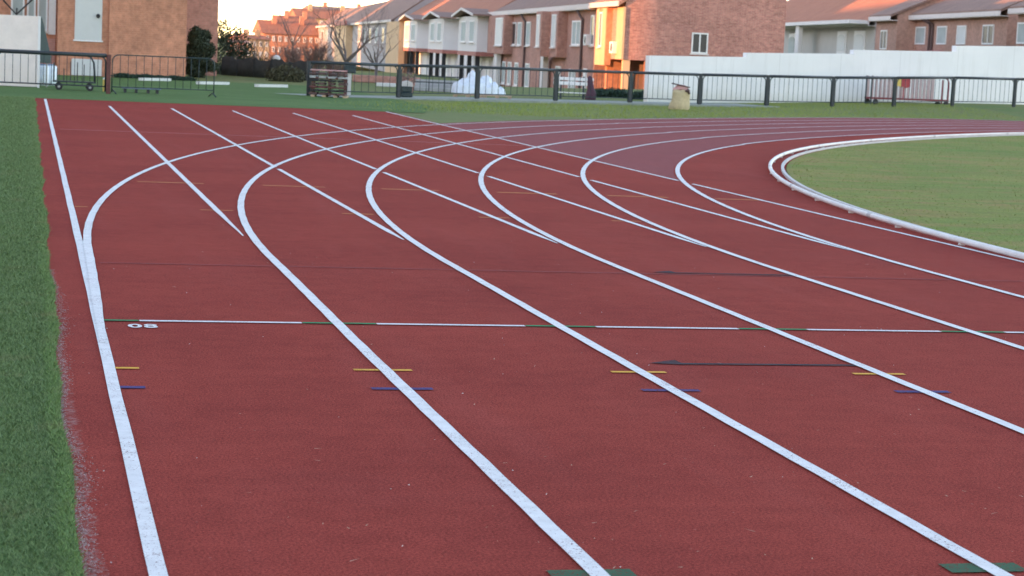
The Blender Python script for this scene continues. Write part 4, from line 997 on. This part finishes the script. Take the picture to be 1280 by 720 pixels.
# ------------------------------------------------------------------ screen, shrubs and bare trees in the gap
a = at(276, 104, 78); c = at(384, 108, 74); e = c-a; rz = math.atan2(e.y, e.x); Ls = Vector((e.x, e.y, 0)).length
t = thing('screen_fence', 'dark windbreak screen on thin posts beyond the turf', 'fence', (a.x, a.y, 0), rz)
b = MB(); K = 24
for i in range(K+1):
    x = Ls*i/K; top = 0.68+0.05*math.sin(i*0.9)+0.03*math.sin(i*2.7); y = 0.03*math.sin(i*1.7)
    b.v += [(x, y, -0.1), (x, y, top), (x, y+0.02, top), (x, y+0.02, -0.1)]
for i in range(K):
    for j in range(4): b.f.append((4*i+j, 4*i+(j+1)%4, 4*i+4+(j+1)%4, 4*i+4+j))
b.build('mesh_screen', M['screen'], t, smooth=True)
for k in range(6):
    b = MB(); b.tube([(Ls*k/5, -0.06, -0.1), (Ls*k/5, -0.06, 0.78)], 0.018, 6); b.build('post', M['dkmetal'], t)
def shr(px, py, D, label, lobes, mat, name='shrub', dens=1500, size=0.06):
    p = at(px, py, D); p.z = zt(p.x, p.y)
    return shrub(name, label, 'shrub', p, lobes, mat, size, dens)
shr(288, 100, 82, 'tall dark green shrub just right of the brick building', [(-0.3,0,0.8,0.5,0.5,0.9), (0.2,0,1.2,0.45,0.5,0.8), (-0.4,0,1.8,0.35,0.4,0.5), (0.6,0,0.7,0.4,0.4,0.7)], M['leaf_dk'], dens=2600)
shr(356, 106, 71, 'brownish olive shrub right of the dark screen', [(-0.35,0,0.2,0.3,0.3,0.25), (0,0,0.28,0.35,0.3,0.3), (0.4,0,0.2,0.3,0.3,0.26)], M['leaf_mid'], dens=5000, size=0.04)
shr(330, 98, 88, 'dark rounded shrub behind the windbreak screen', [(-0.5,0,0.9,0.6,0.5,0.5), (0.2,0,1.0,0.6,0.5,0.5)], M['leaf_dk'], dens=2200)
shr(305, 98, 92, 'second dark shrub behind the screen beside the tall one', [(-0.3,0,0.9,0.5,0.5,0.6), (0.4,0,0.9,0.5,0.5,0.5)], M['leaf_grn'], dens=2200)
p = at(345, 92, 80); p.z = zt(p.x, p.y)
t = thing('globe_lamp', 'white globe lamp showing above the dark screen', 'lamp', p)
b = MB(); b.tube([(0,0,0), (0,0,0.62)], 0.025, 7); b.build('pole', M['dkmetal'], t)
b = MB(); b.tube([(0,0,0.621), (0,0,0.66), (0,0,0.74), (0,0,0.82), (0,0,0.86)], [0.05, 0.13, 0.16, 0.12, 0.03], 14); b.build('globe', M['white_pnt'], t, smooth=True)

def twig_shrub(label, px, D, w_, h_, n):
    p = at(px, 95, D); p.z = zt(p.x, p.y)-0.03; t = thing('bare_shrub', label, 'shrub', p, group='leafless shrubs in the gap')
    st, tw = MB(), MB()
    for k in range(14):
        a = random.uniform(0, 6.28); q = Vector((math.cos(a)*w_*0.5*random.random(), math.sin(a)*w_*0.4*random.random(), h_*random.uniform(0.5, 0.8)))
        st.tube([(q.x*0.2, q.y*0.2, 0), q*0.55, q], [0.025, 0.016, 0.008], 5)
        for _ in range(n//14):
            u = random.uniform(0.3, 1.0); b0_ = q*u; d = Vector((random.gauss(0, 0.45), random.gauss(0, 0.4), random.uniform(0.1, 1.0))).normalized()*random.uniform(0.25, 0.6)
            tw.tube([b0_, b0_+d*0.5+Vector((random.gauss(0,.04), random.gauss(0,.04), 0)), b0_+d], [0.009, 0.006, 0.003], 3, cap=False)
    st.build('stem', M['bark'], t); tw.build('twigs', M['twig'], t)
twig_shrub('dense leafless brown shrub just left of the dark rack', 394, 80, 1.5, 1.75, 520)
twig_shrub('leafless brown shrub behind the brownish olive shrub', 366, 82, 1.6, 1.7, 520)
twig_shrub('leafless brown shrub behind the white globe lamp', 341, 86, 1.6, 1.6, 480)
twig_shrub('leafless brown shrub beside the meter box', 418, 84, 1.4, 1.3, 420)
def limb(mb, tw, p, d, L, r, lev, maxlev, spread, rise):
    n = 4; pts = [p]; q = Vector(p); dd = Vector(d)
    for i in range(n):
        dd = (dd+Vector((random.gauss(0,.13), random.gauss(0,.13), random.gauss(0,.08)+rise))).normalized(); q = q+dd*(L/n); pts.append(q.copy())
    rs = [r*(1-0.55*i/n) for i in range(n+1)]
    (mb if lev < 2 else tw).tube(pts, rs, 6 if lev < 2 else 4, cap=False)
    if lev >= maxlev: return
    kids = 3 if lev < 2 else 3
    for k in range(kids):
        i = random.choice([2, 3, 4]) if k else 4
        a = Vector((random.gauss(0,1), random.gauss(0,1), random.gauss(0,0.5)+0.3)).normalized()
        limb(mb, tw, pts[i], (dd*(1-spread)+a*spread).normalized(), L*random.uniform(0.58, 0.8), rs[i]*0.72, lev+1, maxlev, spread, rise)
def bare_tree(label, px, D, H, r, fork, maxlev=4, spread=0.5, lean=0.0, rise=0.06, twig=None):
    p = at(px, 95, D); p.z = zt(p.x, p.y)-0.05
    t = thing('bare_tree', label, 'tree', p, group='leafless trees in the gap')
    mb, tw = MB(), MB()
    top = Vector((lean, 0, fork)); mb.tube([(0,0,0), (lean*0.4, 0, fork*0.5), top], [r*1.25, r, r*0.9], 9)
    for k in range(5):
        a = 2*math.pi*k/5+random.uniform(-.4,.4); dv = Vector((math.cos(a)*0.75, math.sin(a)*0.75, random.uniform(0.6, 1.2))).normalized()
        limb(mb, tw, top, dv, (H-fork)*0.42, r*0.62, 1, maxlev, spread, rise)
    mb.build('trunk', M['bark'], t, smooth=True); tw.build('crown', twig or M['twig'], t)
    return t
bare_tree('pollarded bare tree with a grey forked trunk behind the dark rack', 432, 78, 3.9, 0.10, 0.75, 5, 0.42, 0.0, rise=0.03, twig=M['bark'])
bare_tree('bare brown tree behind the railing gap left of the pollarded one', 384, 92, 4.3, 0.09, 1.4, 5, 0.5)
bare_tree('slender bare tree before the long sunlit block', 350, 110, 4.2, 0.07, 1.3, 5, 0.5)
bare_tree('bare tree farthest left before the lowest ochre block', 322, 130, 4.4, 0.07, 1.3, 5, 0.5)
bare_tree('low bushy bare tree just left of the dark rack', 392, 84, 2.6, 0.06, 0.4, 5, 0.6)
bare_tree('low bushy bare tree behind the brownish shrub', 368, 86, 2.5, 0.06, 0.4, 5, 0.6)
bare_tree('low bushy bare tree behind the globe lamp', 342, 90, 2.3, 0.06, 0.4, 5, 0.6)
bare_tree('tall thin bare tree rising against the pale sky', 365, 150, 7.6, 0.08, 2.4, 5, 0.45, rise=0.12)
bare_tree('bare tree with grey twigs before the farthest terrace houses', 470, 110, 4.8, 0.09, 1.6, 5, 0.5)

# ------------------------------------------------------------------ unseen blocks left of the frame, added and spaced to block the low sun
SAZ, SEL = R_(16.0), R_(7.0)           # sun from -X, a little behind the camera
def shadeblock(label, x0, y0, x1, y1, h, wm):
    t = thing('apartment_block', label, 'building', (x0, y0, 0), 0, 'unseen blocks added west of the track to cast shade')
    W, D_ = x1-x0, y1-y0
    b = MB(); b.box(0, 0, -3, W, D_, h); b.build('wall', wm, t)
    b = MB(); b.box(-0.3, -0.3, h+0.002, W+0.3, D_+0.3, h+0.25); b.build('roof', M['concrete'], t)
    n = max(1, int(D_/14))
    for k in range(n):
        for f in range(max(1, int(h/4))):
            b = MB(); b.box(W+0.002, D_*(k+0.3)/n, 1.0+f*3, W+0.06, D_*(k+0.3)/n+1.5, 2.4+f*3); fr_ = b.build('window', M['white_pnt'], t)
            b = MB(); b.box(W+0.0605, D_*(k+0.3)/n+0.1, 1.1+f*3, W+0.07, D_*(k+0.3)/n+1.4, 2.3+f*3); b.build('pane', M['glass'], fr_)
LBX = lb_o.x
for lab_, y0_, y1_, h_, m_ in (('long unseen brick block added to shade the track', -130, 65.6, 21.5, 'brick_or'), ('unseen brown brick block added just north of the long shading block', 75.2, 113, 21.0, 'brick_br'),
        ('tallest unseen brown brick block added in the shading row', 113.3, 157.5, 25.0, 'brick_br'), ('unseen grey rendered block added north of the tallest shading block', 164.5, 221, 21.0, 'render_grey'),
        ('unseen cream rendered block added north of the grey shading block', 229, 267, 21.0, 'render_cream'), ('unseen orange brick block added at the north end of the shading row', 283, 293, 21.0, 'brick_or')):
    shadeblock(lab_, -68, y0_, -60, y1_, h_, M[m_])

# ------------------------------------------------------------------ light
w = bpy.data.worlds.new('World'); SC.world = w; w.use_nodes = True
nt_ = w.node_tree; bg = nt_.nodes['Background']
sky = nt_.nodes.new('ShaderNodeTexSky'); sky.sky_type = 'NISHITA'; sky.sun_disc = False
sky.sun_elevation = SEL
az = math.atan2(-math.cos(SAZ), -math.sin(SAZ))      # clockwise from +Y
sky.sun_rotation = az % (2*math.pi)
sky.altitude = 0; sky.air_density = 0.6; sky.dust_density = 0.1; sky.ozone_density = 1.0
nt_.links.new(mix(nt_, 1.0, sky.outputs['Color'], (1.32, 0.965, 0.775), 'MULTIPLY'), bg.inputs['Color']); bg.inputs['Strength'].default_value = 0.15
sun = bpy.data.lights.new('sun', 'SUN'); sun.energy = 2.0; sun.angle = R_(0.5); sun.color = (0.86, 0.36, 0.13)
so = bpy.data.objects.new('sun', sun); COL.objects.link(so)
tosun = Vector((-math.cos(SAZ)*math.cos(SEL), -math.sin(SAZ)*math.cos(SEL), math.sin(SEL)))
so.rotation_euler = tosun.to_track_quat('Z', 'Y').to_euler(); so.location = (-60, -20, 40)
vs = SC.view_settings; vs.view_transform = 'Standard'; vs.look = 'None'; vs.gamma = 1; vs.use_curve_mapping = False; vs.exposure = 2.82
SC.render.engine = 'CYCLES'
